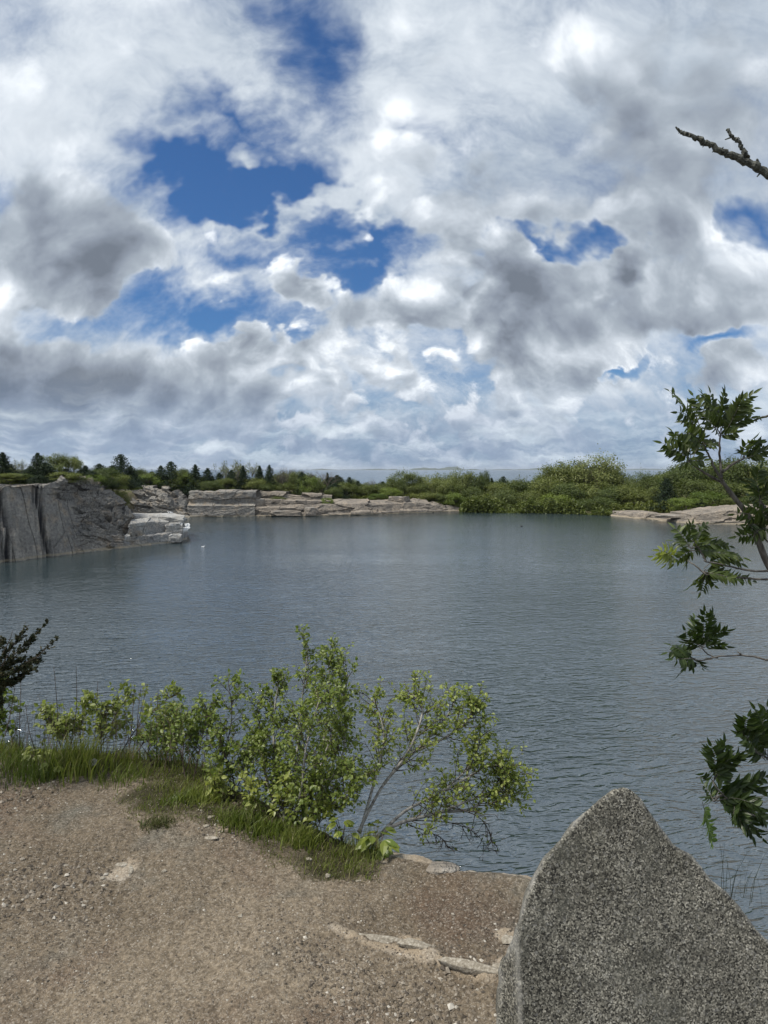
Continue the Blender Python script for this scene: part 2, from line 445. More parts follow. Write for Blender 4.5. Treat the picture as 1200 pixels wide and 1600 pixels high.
# quarry water
rr = RS + 2.2 + SB
P2 = np.stack([CEN[0] + rr * np.cos(TH), CEN[1] + rr * np.sin(TH), TH * 0], -1)[::4]
m, n, b = material('quarry_water', .04, .5); P = pos(n)
b.inputs['IOR'].default_value = 2.0; b.inputs['Specular IOR Level'].default_value = 1.0; b.inputs['Base Color'].default_value = (.024, .038, .043, 1)
sx, sy, sz = n.sep(P)
RotP = n.new('ShaderNodeVectorRotate', rotation_type='Z_AXIS'); n.l.new(P, RotP.inputs[0]); RotP.inputs['Angle'].default_value = R(-9)
Pw = RotP.outputs[0]
wp = n.v('ADD', Pw, n.v('SCALE', n.noise(Pw, .5, 2, .5, out=1), scale=.9))
wp = n.v('MULTIPLY', wp, (.62, .62, 1))
big_w = n.noise(n.v('MULTIPLY', wp, (.34, .85, 1)), 1.0, 2, .5)
mid_w = n.noise(n.v('MULTIPLY', wp, (.95, 2.7, 1)), 1.0, 3, .55)
sml_w = n.noise(n.v('MULTIPLY', wp, (4.2, 7.5, 1)), 1.0, 2, .55)
gust = n.mr(n.noise(n.v('MULTIPLY', P, (.022, .045, 1)), 1.0, 3, .55), .35, .62, .55, 1.15)
lee = n.mr(n.m('ADD', sy, n.m('MULTIPLY', n.m('ABSOLUTE', sx), .12)), 16, 90, 1.0, .24)        # sheltered water under the far bank
crest = n.m('POWER', n.m('SUBTRACT', 1.0, n.m('ABSOLUTE', n.m('SUBTRACT', n.m('MULTIPLY', mid_w, 2.0), 1.0))), 1.6)
h = n.m('ADD', n.m('ADD', n.m('MULTIPLY', big_w, .10), n.m('MULTIPLY', crest, .18)), n.m('MULTIPLY', sml_w, .022))
bump(n, b, n.m('MULTIPLY', h, n.m('MULTIPLY', gust, lee)), .9)
n.put(b.inputs['Roughness'], n.m('MULTIPLY', n.mr(n.m('ADD', sy, 0), 18, 130, .025, .15), n.mr(n.m('ADD', sy, n.m('MULTIPLY', sx, -.45)), 176, 184, 1.0, .45)))
M_WATER = m
wat = mesh_obj('water', P2, [list(range(len(P2)))], M_WATER)
tag(wat, 'rippled dark teal water filling the old granite quarry', 'water', kind='structure')

# ocean beyond
m, n, b = material('sea_water', .25, .5); P = pos(n)
b.inputs['Base Color'].default_value = (.05, .085, .12, 1)
hs = n.noise(n.v('MULTIPLY', P, (.05, .11, 1)), 1.0, 4, .6)
bump(n, b, hs, 1.6)
k = 72; RB = 90000
P3 = [(RB * math.cos(i * 2 * math.pi / k), RB * math.sin(i * 2 * math.pi / k), -15.0) for i in range(k)]
sea = mesh_obj('sea', P3, [list(range(k))], m)
tag(sea, 'grey-blue ocean reaching to the horizon beyond the trees', 'sea', kind='structure')

# low coast far across the bay: three strips of wooded hills
m, n, b = material('far_coast_woods', 1, 0); P = pos(n)
n.l.new(n.ramp(n.noise(P, .002, 4, .6), [(.3, (.035, .055, .030)), (.7, (.09, .10, .07))]), b.inputs['Base Color'])
for (xa, xb, dd, hmax, seed, lab) in [(470, 640, 21000, 34, 1, 'very low hazy coastline on the horizon left of the raised hills'),
                                      (605, 760, 19000, 105, 2, 'low hazy hills rising on the horizon above the mid sea'),
                                      (760, 1080, 23000, 62, 3, 'long low hazy coast on the horizon between the right trees')]:
    xs = np.linspace((xa - 600) / FPX * dd, (xb - 600) / FPX * dd, 220); t = np.linspace(0, 1, 220)
    prof_h = hmax * np.clip(np.minimum(t, 1 - t) * 6, 0, 1) * np.clip(.62 + .55 * fbm(t * 6, t * 0 + seed, oct=4, seed=seed), .08, 2)
    rows = []
    for f_, yo in ((0, 0), (.6, 250), (1, 700), (.9, 1400), (0, 2200)):
        rows.append(np.stack([xs, np.full_like(xs, dd + yo) + 90 * vnoise(t * 30, t * 0, seed=9), -15.5 + prof_h * f_], -1))
    V = np.stack(rows, 1).reshape(-1, 3)
    tag(mesh_obj('hills', V, grid_faces(220, 5), m, smooth=True), lab, 'hills', kind='structure')


# ---- quarry faces
def surf(rows, nu, nv, wts=None):
    """smooth surface through a control net rows[j][i] (Vector), linear along both, returns (nu,nv,3)"""
    A = np.array([[tuple(p) for p in r] for r in rows])        # nv0, nu0, 3
    def resamp(A, n, axis):
        k = A.shape[axis]; t = np.linspace(0, k - 1, n); i = np.clip(np.floor(t).astype(int), 0, k - 2); f = t - i
        a = np.take(A, i, axis); c = np.take(A, i + 1, axis)
        sh = [1, 1, 1]; sh[axis] = n; f = f.reshape(sh)
        return a * (1 - f) + c * f
    A = resamp(A, nu, 1); A = resamp(A, nv, 0)
    return np.swapaxes(A, 0, 1)


def normals(G):
    du = np.gradient(G, axis=0); dv = np.gradient(G, axis=1)
    N = np.cross(du, dv); L = np.linalg.norm(N, axis=-1, keepdims=True)
    return N / np.maximum(L, 1e-9)


def cliff(name, rows, nu, nv, mat, disp, label, paint=None):
    G0 = surf(rows, nu, nv); N = normals(G0)
    if N[nu // 2, nv // 3, 1] > 0: N = -N                        # faces look back at the viewer's side
    seg = np.linalg.norm(np.diff(G0[:, nv // 3], axis=0), axis=1); s = np.concatenate([[0], np.cumsum(seg)])[:, None] * np.ones((1, nv))
    z = G0[..., 2]
    d, crack = disp(s, z, G0)
    G1 = G0 + N * d[..., None]
    tide = np.clip(1 - np.abs(G1[..., 2] - .22) / .22, 0, 1) * .7
    gu = paint(s, z, G1) if paint else np.zeros_like(z)
    F = grid_faces(nu, nv)
    o = mesh_obj(name, G1.reshape(-1, 3), F, mat, crack=np.clip(crack, 0, 1), tide=tide, guano=gu)
    tag(o, label, 'cliff', kind='structure')
    return o, G1


def fractured(s, z, su, sz, amp, tilt, seed, skew=0.0, warp=.35):
    x = s / su + skew * z / sz + warp * fbm(s / su * .7, z / sz * .7, oct=3, seed=seed); y = z / sz - .0 + warp * fbm(s / su * .7 + 9, z / sz * .7, oct=3, seed=seed + 5)
    r1, r2, ox, oy, e = cells(x, y, seed)
    return amp * (r1 - .5) + tilt * (oy * (r2 - .2) + ox * (r1 - .5)), e


# left headland: smooth sheer slab on the left, broken slabs dipping right
bx = [-130, -60, 0, 45, 90, 130, 165, 200, 236]
by = [893, 886, 880, 874.5, 869, 863.5, 860, 856.5, 852]
tx = [-130, -60, 0, 45, 88, 124, 148, 178, 205]
ty = [757, 757, 757, 755.5, 752.5, 749.5, 756, 776, 806]
tdp = [3.0, 3.0, 3.0, 3.4, 4.5, 6.5, 7.5, 6.5, 4.5]
wl = [onz(a, b_, 0.0) for a, b_ in zip(bx, by)]
r_top = [px(a, b_, p.y + d) for a, b_, p, d in zip(tx, ty, wl, tdp)]
low = [Vector((p.x, p.y - .15, -1.6)) for p in wl]
mids = []
for f in (.33, .66):
    row = []
    for i, (p, q) in enumerate(zip(wl, r_top)):
        v = p.lerp(q, f)
        bulge = [0, 0, 0, 0, .2, .9, 1.7, 1.9, 1.2][i] * math.sin(f * math.pi)
        v.y -= bulge; row.append(v)
    mids.append(row)
back1 = [q + Vector((-.8, 3.0, .15)) for q in r_top]; back2 = [q + Vector((-2.5, 9.0, -.1 if i < 5 else -1.2)) for i, q in enumerate(r_top)]
back3 = [q + Vector((-5, 20.0, -.8 if i < 5 else -3.5)) for i, q in enumerate(r_top)]


wl_head, bx_head = wl, bx


def disp_left(s, z, G):
    cum = np.r_[0, np.cumsum([(wl_head[i + 1] - wl_head[i]).length for i in range(len(wl_head) - 1)])]; cum = cum / cum[-1] * s.max()
    at = lambda q: np.interp(q, bx_head, cum)
    zone = np.clip((s - at(124)) / 2.2, 0, 1)
    top = np.clip((z - 7.2) / 1.5, 0, 1) * np.clip((s - at(75)) / 3, 0, 1); zone = np.maximum(zone, top)
    # sheer part: long vertical joints
    warp = .45 * fbm(s * .10, z * .12, oct=3, seed=21)
    r1, r2, ox, oy, e = cells((s + warp + .18 * z) / 4.2, z / 22, 31)
    d = .75 * (r1 - .5) + .25 * ox + .12 * fbm(s * .5, z * .25, oct=4, seed=4)
    j = vnoise((s + warp * 1.5 + .22 * z) * .55, z * .05, seed=77) ; line = np.clip(1 - np.abs(j) / .05, 0, 1)
    band = np.clip(1 - np.abs(((s + .20 * z) - at(84))) / 1.5, 0, 1) * np.clip(.25 + 1.6 * fbm(s * 1.3, z * .12, oct=3, seed=5), 0, 1)
    band2 = np.clip(1 - np.abs(((s + .12 * z) - at(14))) / 1.2, 0, 1) * np.clip(.2 + 1.7 * fbm(s * 1.5, z * .12, oct=3, seed=6), 0, 1)
    band = np.maximum(band, band2)
    cr = np.maximum(line * .55 * (vnoise(s * .2, z * .3, seed=12) > -.2), band * 1.2)
    d = d - .35 * line - .55 * band
    # broken part
    a, e1 = fractured(s, z, 3.4, 1.25, 1.2, 1.0, 41, skew=.55)
    b2, e2 = fractured(s, z, 1.1, .45, .34, .35, 51, skew=.5)
    d2 = a + b2 + .10 * fbm(s * 1.5, z * 1.5, oct=3, seed=8)
    a3, e3 = fractured(s, z, 2.4, .30, .30, .22, 57, skew=.42)
    d2 = d2 + a3; cr2 = np.clip(1 - e1 / .05, 0, 1) * .6 + np.clip(1 - e3 / .05, 0, 1) * .3
    under = np.clip(1 - z / 2.6, 0, 1); d2 = d2 * (1 - .75 * under)
    capfade = np.clip((G[..., 1] - 112) / 8, 0, 1)
    return (d * (1 - zone) + d2 * zone) * (1 - .5 * capfade), cr * (1 - zone) + cr2 * zone * (1 - under)


cliff('cliff', [low, wl, mids[0], mids[1], r_top, back1, back2, back3], 620, 330, M_CLIFF, disp_left,
      'tall grey granite headland on the left, sheer slab breaking into dipping slabs')


# shelf of cut blocks at the tip of the headland
def shelf(rows, nu, nv, seed, lab, su=3, sz=1.1, amp=.5, mat=M_BLOCK, guano=None, skew=0, name='rock_ledge', tilt=.25):
    def dsp(s, z, G):
        a, e = fractured(s, z, su, sz, amp, tilt, seed, skew=skew, warp=.22)
        b_, e2 = fractured(s, z, su * .35, sz * .45, amp * .3, .10, seed + 3, warp=.3)
        return a + b_ + .05 * fbm(s, z * 2, oct=3, seed=seed), np.clip(1 - e / .03, 0, 1) * .55 + np.clip(1 - e2 / .03, 0, 1) * .2
    return cliff(name, rows, nu, nv, mat, dsp, lab, guano)


bx = [192, 210, 234, 255, 270, 277]; by = [857, 854.5, 852, 850.3, 848.8, 847.5]
wl = [onz(a, b_, 0.0) for a, b_ in zip(bx, by)]; wl.append(wl[-1] + Vector((.1, 5, 0)))
low = [p + Vector((0, -.1, -1.5)) for p in wl]
zs = [1.7, 1.6, 1.5, 1.6, 1.9, 1.8, 1.5]
l1 = [p + Vector((0, .5, h_)) for p, h_ in zip(wl, zs)]
l2 = [p + Vector((-.1, 2.0 + .2 * i, h_ + .2)) for i, (p, h_) in enumerate(zip(wl, zs))]
l3 = [p + Vector((-.5 if i > 3 else 0, 2.6 + .2 * i, [3.4, 3.5, 3.5, 3.4, 2.4, 2.0, 1.6][i])) for i, p in enumerate(wl)]
l4 = [q + Vector((-.4, 2.2, .5)) for q in l3]
l5 = [Vector((q.x - 2, q.y + 6, q.z - 1)) for q in l4]
shelf([low, wl, l1, l2, l3, l4, l5], 200, 120, 61, 'pale cut granite shelf at the foot of the headland, splashed white', 3.2, 1.6, .35,
      guano=lambda s, z, G: np.clip((fbm(s * .55, z * .5, oct=3, seed=9) - .30) * 4, 0, 1) * np.clip((z - 1.2) / .6, 0, 1) * np.clip((s - 4) / 4, 0, 1) * .8)


def block(loc, size, rotz, seed, mat, lab, guano=0.0, name='boulder', cat='rock', tilt=(0, 0), cutn=7, group=None):
    """angular rock: a box cut by random planes, then roughened"""
    bm = bmesh.new(); bmesh.ops.create_cube(bm, size=1.0)
    rr_ = random.Random(seed)
    for _ in range(cutn):
        nrm = Vector((rr_.uniform(-1, 1), rr_.uniform(-1, 1), rr_.uniform(-.4, 1))).normalized()
        ext = abs(nrm.x) * .5 + abs(nrm.y) * .5 + abs(nrm.z) * .5
        r_ = bmesh.ops.bisect_plane(bm, geom=bm.verts[:] + bm.edges[:] + bm.faces[:], plane_co=nrm * ext * rr_.uniform(.66, .84), plane_no=nrm, clear_outer=True)
        ed = [e for e in r_['geom_cut'] if isinstance(e, bmesh.types.BMEdge)]
        try: bmesh.ops.contextual_create(bm, geom=ed)
        except Exception: pass
    bmesh.ops.triangulate(bm, faces=bm.faces[:])
    for _ in range(4 if max(size) > .3 else 3):
        bmesh.ops.subdivide_edges(bm, edges=[e for e in bm.edges if e.calc_length() > .11], cuts=1, use_grid_fill=True)
        bmesh.ops.triangulate(bm, faces=[f for f in bm.faces if len(f.verts) > 3])
    bm.normal_update()
    V = np.array([tuple(v.co) for v in bm.verts]); N = np.array([tuple(v.normal) for v in bm.verts])
    V = V + N * (.035 * fbm(V[:, 0] * 4 + seed, V[:, 1] * 4, V[:, 2] * 4, oct=4, seed=seed))[:, None]
    F = [[v.index for v in f.verts] for f in bm.faces]; bm.free()
    V = V * np.array(size); z = V[:, 2]
    gz = np.clip((z - size[2] * .25) / (size[2] * .15), 0, 1) * guano
    gz = gz * np.clip(.6 + 1.2 * fbm(V[:, 0] * 1.2 / max(size) * 3, V[:, 1] * 3 / max(size), oct=3, seed=seed), 0, 1)
    o = mesh_obj(name, V, F, mat, crack=V[:, 0] * 0, tide=V[:, 0] * 0, guano=gz)
    o.location = loc; o.rotation_euler = (tilt[0], tilt[1], rotz)
    tag(o, lab, cat, group); return o


def pb(a, b_, depth): return px(a, b_, depth)


GR = 'cut granite blocks on the headland shelf'
block(pb(247, 813, 118.5), (8.8, 3.2, 2.2), .05, 5, M_BLOCK, 'long flat-topped pale block, uppermost on the headland shelf', .2, group=GR)
block(pb(272, 826, 116.5), (2.7, 2.6, 1.9), .3, 6, M_BLOCK, 'square grey block with white-splashed top near the shelf tip', 1.0, group=GR)
block(pb(259, 827, 117), (3.2, 2.4, 1.8), -.2, 7, M_BLOCK, 'grey wedge-shaped block left of the white-topped square block', .35, group=GR)
block(pb(273, 840, 115.2), (2.2, 2.4, 1.3), .1, 8, M_BLOCK, 'lowest rounded block at the water edge of the shelf tip', .5, group=GR)
# pale slanting slab propped against the headland and the white plank-like slab on the shelf
block(pb(213, 842, 111.2), (5.2, .7, .5), -.25, 9, M_LEDGE, 'narrow pale slab slanting down to the water beside the headland', .2, tilt=(0, R(36)), group=GR)
block(pb(206, 807.5, 117.5), (4.4, 1.1, .38), 0, 10, M_BLOCK, 'thin white slab lying on the shelf against the broken cliff', 1.4, group=GR)

# back wall left of centre
bx = [150, 190, 230, 270, 296, 312]; by = [809, 809, 809, 809, 808.5, 807]
wl = [onz(a, b_, 0.0) for a, b_ in zip(bx, by)]
tp = [px(a, b_, w_.y + d) for a, b_, w_, d in zip([140, 190, 228, 262, 285, 310], [759, 761, 762, 764, 775, 792], wl, [4, 4, 4, 5, 5, 3])]
md = [p.lerp(q, .5) + Vector((0, -1.0, 0)) for p, q in zip(wl, tp)]
shelf([[p + Vector((0, 0, -2)) for p in wl], wl, md, tp, [q + Vector((-1, 4, .2)) for q in tp], [q + Vector((-2, 14, 0)) for q in tp]], 300, 170, 71,
      'dark rugged quarry wall behind the headland, ribbed and dipping right', 2.6, 1.0, 1.25, M_CLIFF, skew=.9, name='cliff', tilt=.9)

# stepped ledges
def ledge(pts, h_list, steps, seed, lab, mat=M_LEDGE, nu=300, nv=120, su=5, sz=1.0, amp=.5, back=9):
    wl = [onz(a, b_, 0.0) for a, b_ in pts]
    rows = [[p + Vector((0, 0, -2)) for p in wl], wl]
    for (fz, dy) in steps:
        rows.append([p + Vector((0, dy, h_ * fz)) for p, h_ in zip(wl, h_list)])
    rows.append([p + Vector((0, steps[-1][1] + back, h_ * .96)) for p, h_ in zip(wl, h_list)])
    return shelf(rows, nu, nv, seed, lab, su, sz, amp, mat)


ledge([(292, 808), (330, 808), (372, 807.5), (398, 807)], [6.8, 6.4, 6.3, 6.2], [(.45, .3), (.52, 1.6), (.95, 2.0), (1.0, 4)], 81,
      'grey block-jointed quarry wall right of the dark ribbed wall', M_CLIFF, 260, 130, 6.5, 2.1, .8)
ledge([(368, 807.5), (400, 807), (440, 807), (480, 806.5), (515, 805.5)], [6.3, 5.9, 5.6, 5.2, 4.6], [(.40, .4), (.45, 2.6), (.72, 3.0), (.76, 6.5), (1.0, 7.2), (1.02, 10)], 91,
      'stepped brownish granite ledges with pale flat tops on the far shore', M_LEDGE, 340, 180, 5.5, 1.5, .9)
ledge([(440, 807), (500, 806.5), (560, 805), (620, 803), (680, 801), (722, 799), (731, 797)], [3.2, 3.4, 3.3, 3.5, 2.8, 1.2, .3], [(.18, .2), (.22, 1.2), (.80, 2.6), (1.0, 6), (1.05, 10)], 101,
      'long low pinkish ledge tapering to the right across the far shore', M_LEDGE, 420, 130, 8, 1.6, .8)
ledge([(955, 806.5), (985, 810), (1020, 813), (1060, 817), (1100, 819.5), (1150, 820), (1215, 823)], [.4, 1.2, 1.5, 1.7, 2.1, 3.2, 4.0], [(.28, .4), (.34, 1.6), (.93, 2.2), (1.0, 4.5)], 111,
      'low layered pale brown ledge on the right shore below the trees', M_LEDGE, 380, 130, 7, 1.3, .55)
# separate slabs lying on the far ledges
GR2 = 'pale slabs lying on the far ledges'
for i, (a, b_, d, sz_, rz, lab) in enumerate([
    (428, 793.5, 184, (9, 4, 1.0), .1, 'pale curved slab lowest on the stepped ledges at far left'),
    (447, 801.5, 180, (7.5, 3, 1.3), .0, 'pale low slab at the waterline under the stepped ledges'),
    (402, 790, 183, (3.6, 3, 3.4), .2, 'upright jointed block at the left end of the stepped ledges'),
    (486, 799, 181, (3.2, 2.5, 2.0), .3, 'small square block at the waterline near a dark gap'),
    (488, 781, 192, (7.5, 3, .7), .0, 'flat pale slab on top of the stepped ledges'),
    (566, 787, 193, (6, 3, .8), .1, 'flat pale slab on the low ledge left of centre'),
    (624, 781.5, 196, (5.5, 3.5, 2.0), -.2, 'rounded boulder standing highest on the low pink ledge'),
    (602, 789, 195, (6.5, 3, .7), .15, 'thin pale slab on the low ledge below the rounded boulder'),
    (1048, 806.5, 160, (8, 3, .6), .1, 'flat pale slab resting on the right shore ledge')]):
    block(px(a, b_, d), sz_, rz, 200 + i, M_LEDGE, lab, .12, group=GR2)


# ------------------------------------------------------------------ the ledge in the foreground
edge_px = [(-700, 1150), (-200, 1163), (0, 1170), (120, 1176), (280, 1198), (400, 1252), (480, 1300), (545, 1334), (600, 1343), (650, 1347), (700, 1355), (760, 1366), (830, 1381), (930, 1412), (1050, 1452), (1200, 1525), (1400, 1640), (1900, 1850)]
E = np.array([(onz(a, b_, GZ).x, onz(a, b_, GZ).y) for a, b_ in edge_px])
Enrm = None


def edge_dist(x, y):
    """signed distance to the brink: positive beyond it"""
    best = np.full(x.shape, 9e9); sgn = np.ones(x.shape)
    for i in range(len(E) - 1):
        a, b_ = E[i], E[i + 1]; d = b_ - a; L = d @ d
        t = np.clip(((x - a[0]) * d[0] + (y - a[1]) * d[1]) / L, 0, 1)
        qx, qy = a[0] + t * d[0] - x, a[1] + t * d[1] - y
        q = qx * qx + qy * qy; side = np.sign(d[0] * (y - a[1]) - d[1] * (x - a[0]))
        sgn = np.where(q < best, side, sgn); best = np.minimum(best, q)
    return np.sqrt(best) * sgn


def seg_dist(x, y, pts):
    best = np.full(x.shape, 9e9)
    for i in range(len(pts) - 1):
        a, b_ = np.array(pts[i]), np.array(pts[i + 1]); d = b_ - a
        t = np.clip(((x - a[0]) * d[0] + (y - a[1]) * d[1]) / (d @ d), 0, 1)
        best = np.minimum(best, np.hypot(a[0] + t * d[0] - x, a[1] + t * d[1] - y))
    return best


rib = [tuple(onz(a, b_, GZ)[:2]) for a, b_ in [(505, 1452), (560, 1466), (620, 1483), (690, 1500), (740, 1517), (785, 1534), (860, 1556), (1000, 1590)]]
step = [tuple(onz(a, b_, GZ)[:2]) for a, b_ in [(560, 1462), (640, 1478), (700, 1503), (785, 1535), (900, 1570)]]


def ground_z(x, y):
    s = edge_dist(x + .05 * fbm(x * 3, y * 3, oct=3, seed=2), y + .05 * fbm(x * 3 + 7, y * 3, oct=3, seed=3))
    z = GZ + .030 * fbm(x * .9, y * .9, oct=3, seed=31) + .010 * fbm(x * 5, y * 5, oct=4, seed=33)
    z = z + .0045 * vnoise(x * 38, y * 38, seed=35) + .0030 * vnoise(x * 85, y * 85, seed=36)
    # bare rounded rock lip along the brink
    z = z + .02 * np.exp(-((s + .07) / .06) ** 2) * np.clip((x + .15) * 6, 0, 1)
    drop = np.where(s > -.05, 0.5 * np.maximum(s + .05, 0) ** 1.5 * 2 + np.maximum(s - .05, 0) * 9, 0)
    z = z - np.minimum(drop, 10.8) + np.where(s > .1, .25 * vnoise(x * 3, y * 3 + z * 2, seed=44), 0)
    d = seg_dist(x, y, rib)
    z = z + .022 * np.exp(-(d / .035) ** 2) * np.clip(.5 + vnoise(x * 9, y * 9, seed=5), 0, 1.3)
    # soil is a little lower on the near side of the rock rib
    sx_ = np.interp(x, [p[0] for p in step], [p[1] for p in step]); low = np.clip((sx_ - y) / .03, 0, 1) * np.clip((x + .1) / .15, 0, 1)
    return z - .018 * low, s


xs = np.concatenate([np.linspace(-9, -3.0, 60), np.linspace(-2.95, 2.2, 560), np.linspace(2.25, 7, 60)]); ys = np.concatenate([np.linspace(-5, 1.4, 60), np.linspace(1.42, 4.9, 420), np.linspace(4.95, 6, 16)])
GXX, GYY = np.meshgrid(xs, ys, indexing='ij')
GZZ, GS = ground_z(GXX, GYY)
EE = ((xs < -8.5) | (xs > 6.5))[:, None] | (ys < -4.3)[None]
GZZ = np.where(EE, GZZ - .8, GZZ)
bare = np.exp(-((GS + .01 + .03 * vnoise(GXX * 7, GYY * 7, seed=4)) / .045) ** 2) * np.clip((GXX + .2) * 5, 0, 1) * 1.3
bare = np.maximum(bare, np.exp(-(seg_dist(GXX, GYY, rib) / .028) ** 2) * 1.0 * np.clip(.7 + 1.1 * fbm(GXX * 8, GYY * 8, oct=3, seed=6), 0, 1))
for (a, b_, r_) in [(640, 1476, .05), (790, 1468, .05), (785, 1510, .04), (345, 1292, .03), (195, 1358, .06), (330, 1312, .03)]:
    p = onz(a, b_, GZ); bare = np.maximum(bare, np.clip(1.5 - np.hypot(GXX - p.x, (GYY - p.y)) / r_ + .8 * fbm(GXX * 14, GYY * 14, oct=3, seed=7), 0, 1))
bare = np.where(GS > .02, 1.0, bare)
grassy = np.clip((GS + .16 - .12 * GXX + .16 * fbm(GXX * 2.5, GYY * 2.5, oct=3, seed=9)) / .15, 0, 1) * np.clip((.05 - GXX) * 4, 0, 1)
m, n, b = material('gritty_trail_soil', .95, .12); P = n.new('ShaderNodeTexCoord').outputs['Object']
p1 = n.noise(P, 1.1, 5, .6); p2 = n.noise(n.v('ADD', P, (4, 8, 1)), 2.3, 5, .62); gr = n.noise(P, 60, 4, .75); vo = n.voro(P, 150, 'F1', out=1); v2 = n.voro(P, 260, 'F1', out=1)
c = n.mix(n.mr(p1, .36, .62), (.120, .096, .068), (.198, .162, .118))
c = n.mix(n.mr(p2, .52, .68), c, (.135, .127, .105))
c = n.mix(n.m('MULTIPLY', n.mr(n.noise(n.v('ADD', P, (1, 3, 8)), 2.0, 4, .6), .52, .68), .6), c, (.105, .070, .050))
c = n.mix(n.mr(gr, .30, .70), n.mix(1, c, (.46, .45, .44), 'MULTIPLY'), n.mix(1, c, (1.6, 1.6, 1.58), 'MULTIPLY'))
vs = n.sep(vo)[0]; vs2 = n.sep(v2)[1]
c = n.mix(n.m('MULTIPLY', n.mr(vs, .84, .92), .30), c, (.38, .34, .28))
c = n.mix(n.m('MULTIPLY', n.mr(vs2, .88, .96), .30), c, (.50, .46, .40))
c = n.mix(n.m('MULTIPLY', n.mr(vs, .20, .10), .35), c, (.055, .045, .035))
rk = n.noise(P, 150, 3, .7); rc = n.mix(n.mr(rk, .35, .65), (.24, .205, .16), (.44, .39, .32))
rc = n.mix(n.m('MULTIPLY', n.mr(n.noise(P, 4, 5, .6), .45, .6), .5), rc, (.30, .22, .13))
c = n.mix(n.mr(n.m('ADD', attr(n, 'bare'), n.m('MULTIPLY', n.m('SUBTRACT', gr, .5), .7)), .35, .65), c, rc)
c = n.mix(n.mr(attr(n, 'turf'), .2, .8), c, (.050, .045, .025))
n.l.new(c, b.inputs['Base Color']); bump(n, b, n.m('ADD', gr, n.m('MULTIPLY', vs, .6)), .012)
M_SOIL = m
gp = mesh_obj('path', np.stack([GXX, GYY, GZZ], -1).reshape(-1, 3), grid_faces(len(xs), len(ys)), M_SOIL, smooth=True, bare=bare, turf=grassy)
tag(gp, 'gritty brown gravel path on top of the granite ledge in the foreground', 'path', kind='structure')


def gz(x, y):
    z, s = ground_z(np.array([x], float), np.array([y], float)); return float(z[0])


# gravel: thousands of small stones
rg = np.random.default_rng(5)
N_ = 95000
q = rg.random((N_, 2)); Yq = 1.75 + 2.6 * q[:, 0] ** 1.15; Xq = (q[:, 1] - .5) * 2 * (.64 * Yq + .1)
zz, sd_ = ground_z(Xq, Yq)
clus = fbm(Xq * 3, Yq * 3, oct=3, seed=61)
keep = (sd_ < -.06) & (rg.random(N_) < np.clip(.60 + .8 * clus, .22, 1)); Xq, Yq, zz = Xq[keep], Yq[keep], zz[keep]; K = len(Xq)
size = (.0014 + .0062 * rg.random(K) ** 3.0) * np.clip(.8 + .8 * fbm(Xq * 1.5, Yq * 1.5, oct=2, seed=62), .5, 1.5); size = np.where(rg.random(K) > .992, size * 1.9, size)
octv = np.array([(1, 0, 0), (0, 1, 0), (-1, 0, 0), (0, -1, 0), (.2, .1, 1), (0, 0, -1)], float)
octf = np.array([(0, 1, 4), (1, 2, 4), (2, 3, 4), (3, 0, 4), (1, 0, 5), (2, 1, 5), (3, 2, 5), (0, 3, 5)])
V = octv[None] * size[:, None, None] * (np.array([1.25, 1.0, .75])[None, None]) * (1 + .55 * (rg.random((K, 6, 3)) - .5) * 1.4)
a_ = rg.random(K) * 6.283; ca, sa = np.cos(a_)[:, None], np.sin(a_)[:, None]
V = np.stack([V[..., 0] * ca - V[..., 1] * sa, V[..., 0] * sa + V[..., 1] * ca, V[..., 2]], -1) + np.stack([Xq, Yq, zz + size * .15], -1)[:, None]
F = (octf[None] + 6 * np.arange(K)[:, None, None]).reshape(-1, 3)
m, n, b = material('gravel_stone', .9, .2)
ri = n.new('ShaderNodeNewGeometry').outputs['Random Per Island']
n.l.new(n.ramp(ri, [(0, (.07, .06, .05)), (.35, (.115, .095, .070)), (.7, (.185, .155, .12)), (.93, (.28, .25, .205)), (1, (.48, .45, .39))]), b.inputs['Base Color'])
gv = mesh_obj('gravel', V.reshape(-1, 3), F, m)
tag(gv, 'fine brown and pale grit scattered thickly over the path', 'gravel', kind='stuff')

# single stones one can point at
def round_stone(name, loc, size, rz, seed, mat):
    """weathered stone: superellipsoid with planed facets and rough grain"""
    nu_, nv_ = 40, 22; u = np.linspace(0, 2 * np.pi, nu_, endpoint=False); v = np.linspace(-np.pi / 2, np.pi / 2, nv_)
    U, Vv = np.meshgrid(u, v, indexing='ij'); p_ = lambda t, e: np.sign(t) * np.abs(t) ** e
    X_ = np.stack([p_(np.cos(Vv), .7) * p_(np.cos(U), .75), p_(np.cos(Vv), .7) * p_(np.sin(U), .75), p_(np.sin(Vv), .7)], -1)
    r_ = 1 + .16 * fbm(X_[..., 0] * 1.4 + seed, X_[..., 1] * 1.4, X_[..., 2] * 1.4, oct=4, seed=seed) + .03 * vnoise(X_[..., 0] * 9, X_[..., 1] * 9, X_[..., 2] * 9, seed)
    rs_ = np.random.default_rng(seed)
    V_ = X_ * r_[..., None]
    for _ in range(6):
        nn = rs_.normal(size=3); nn /= np.linalg.norm(nn); dd = (V_ @ nn); lim = rs_.uniform(.62, .85); V_ = V_ - np.maximum(dd - lim, 0)[..., None] * nn * .85
    V_ = V_ * np.array(size) * .5
    F_ = [(i * nv_ + j, ((i + 1) % nu_) * nv_ + j, ((i + 1) % nu_) * nv_ + j + 1, i * nv_ + j + 1) for i in range(nu_) for j in range(nv_ - 1)]
    o = mesh_obj(name, V_.reshape(-1, 3), F_, mat, smooth=True); o.location = loc; o.rotation_euler = (0, 0, rz); return o


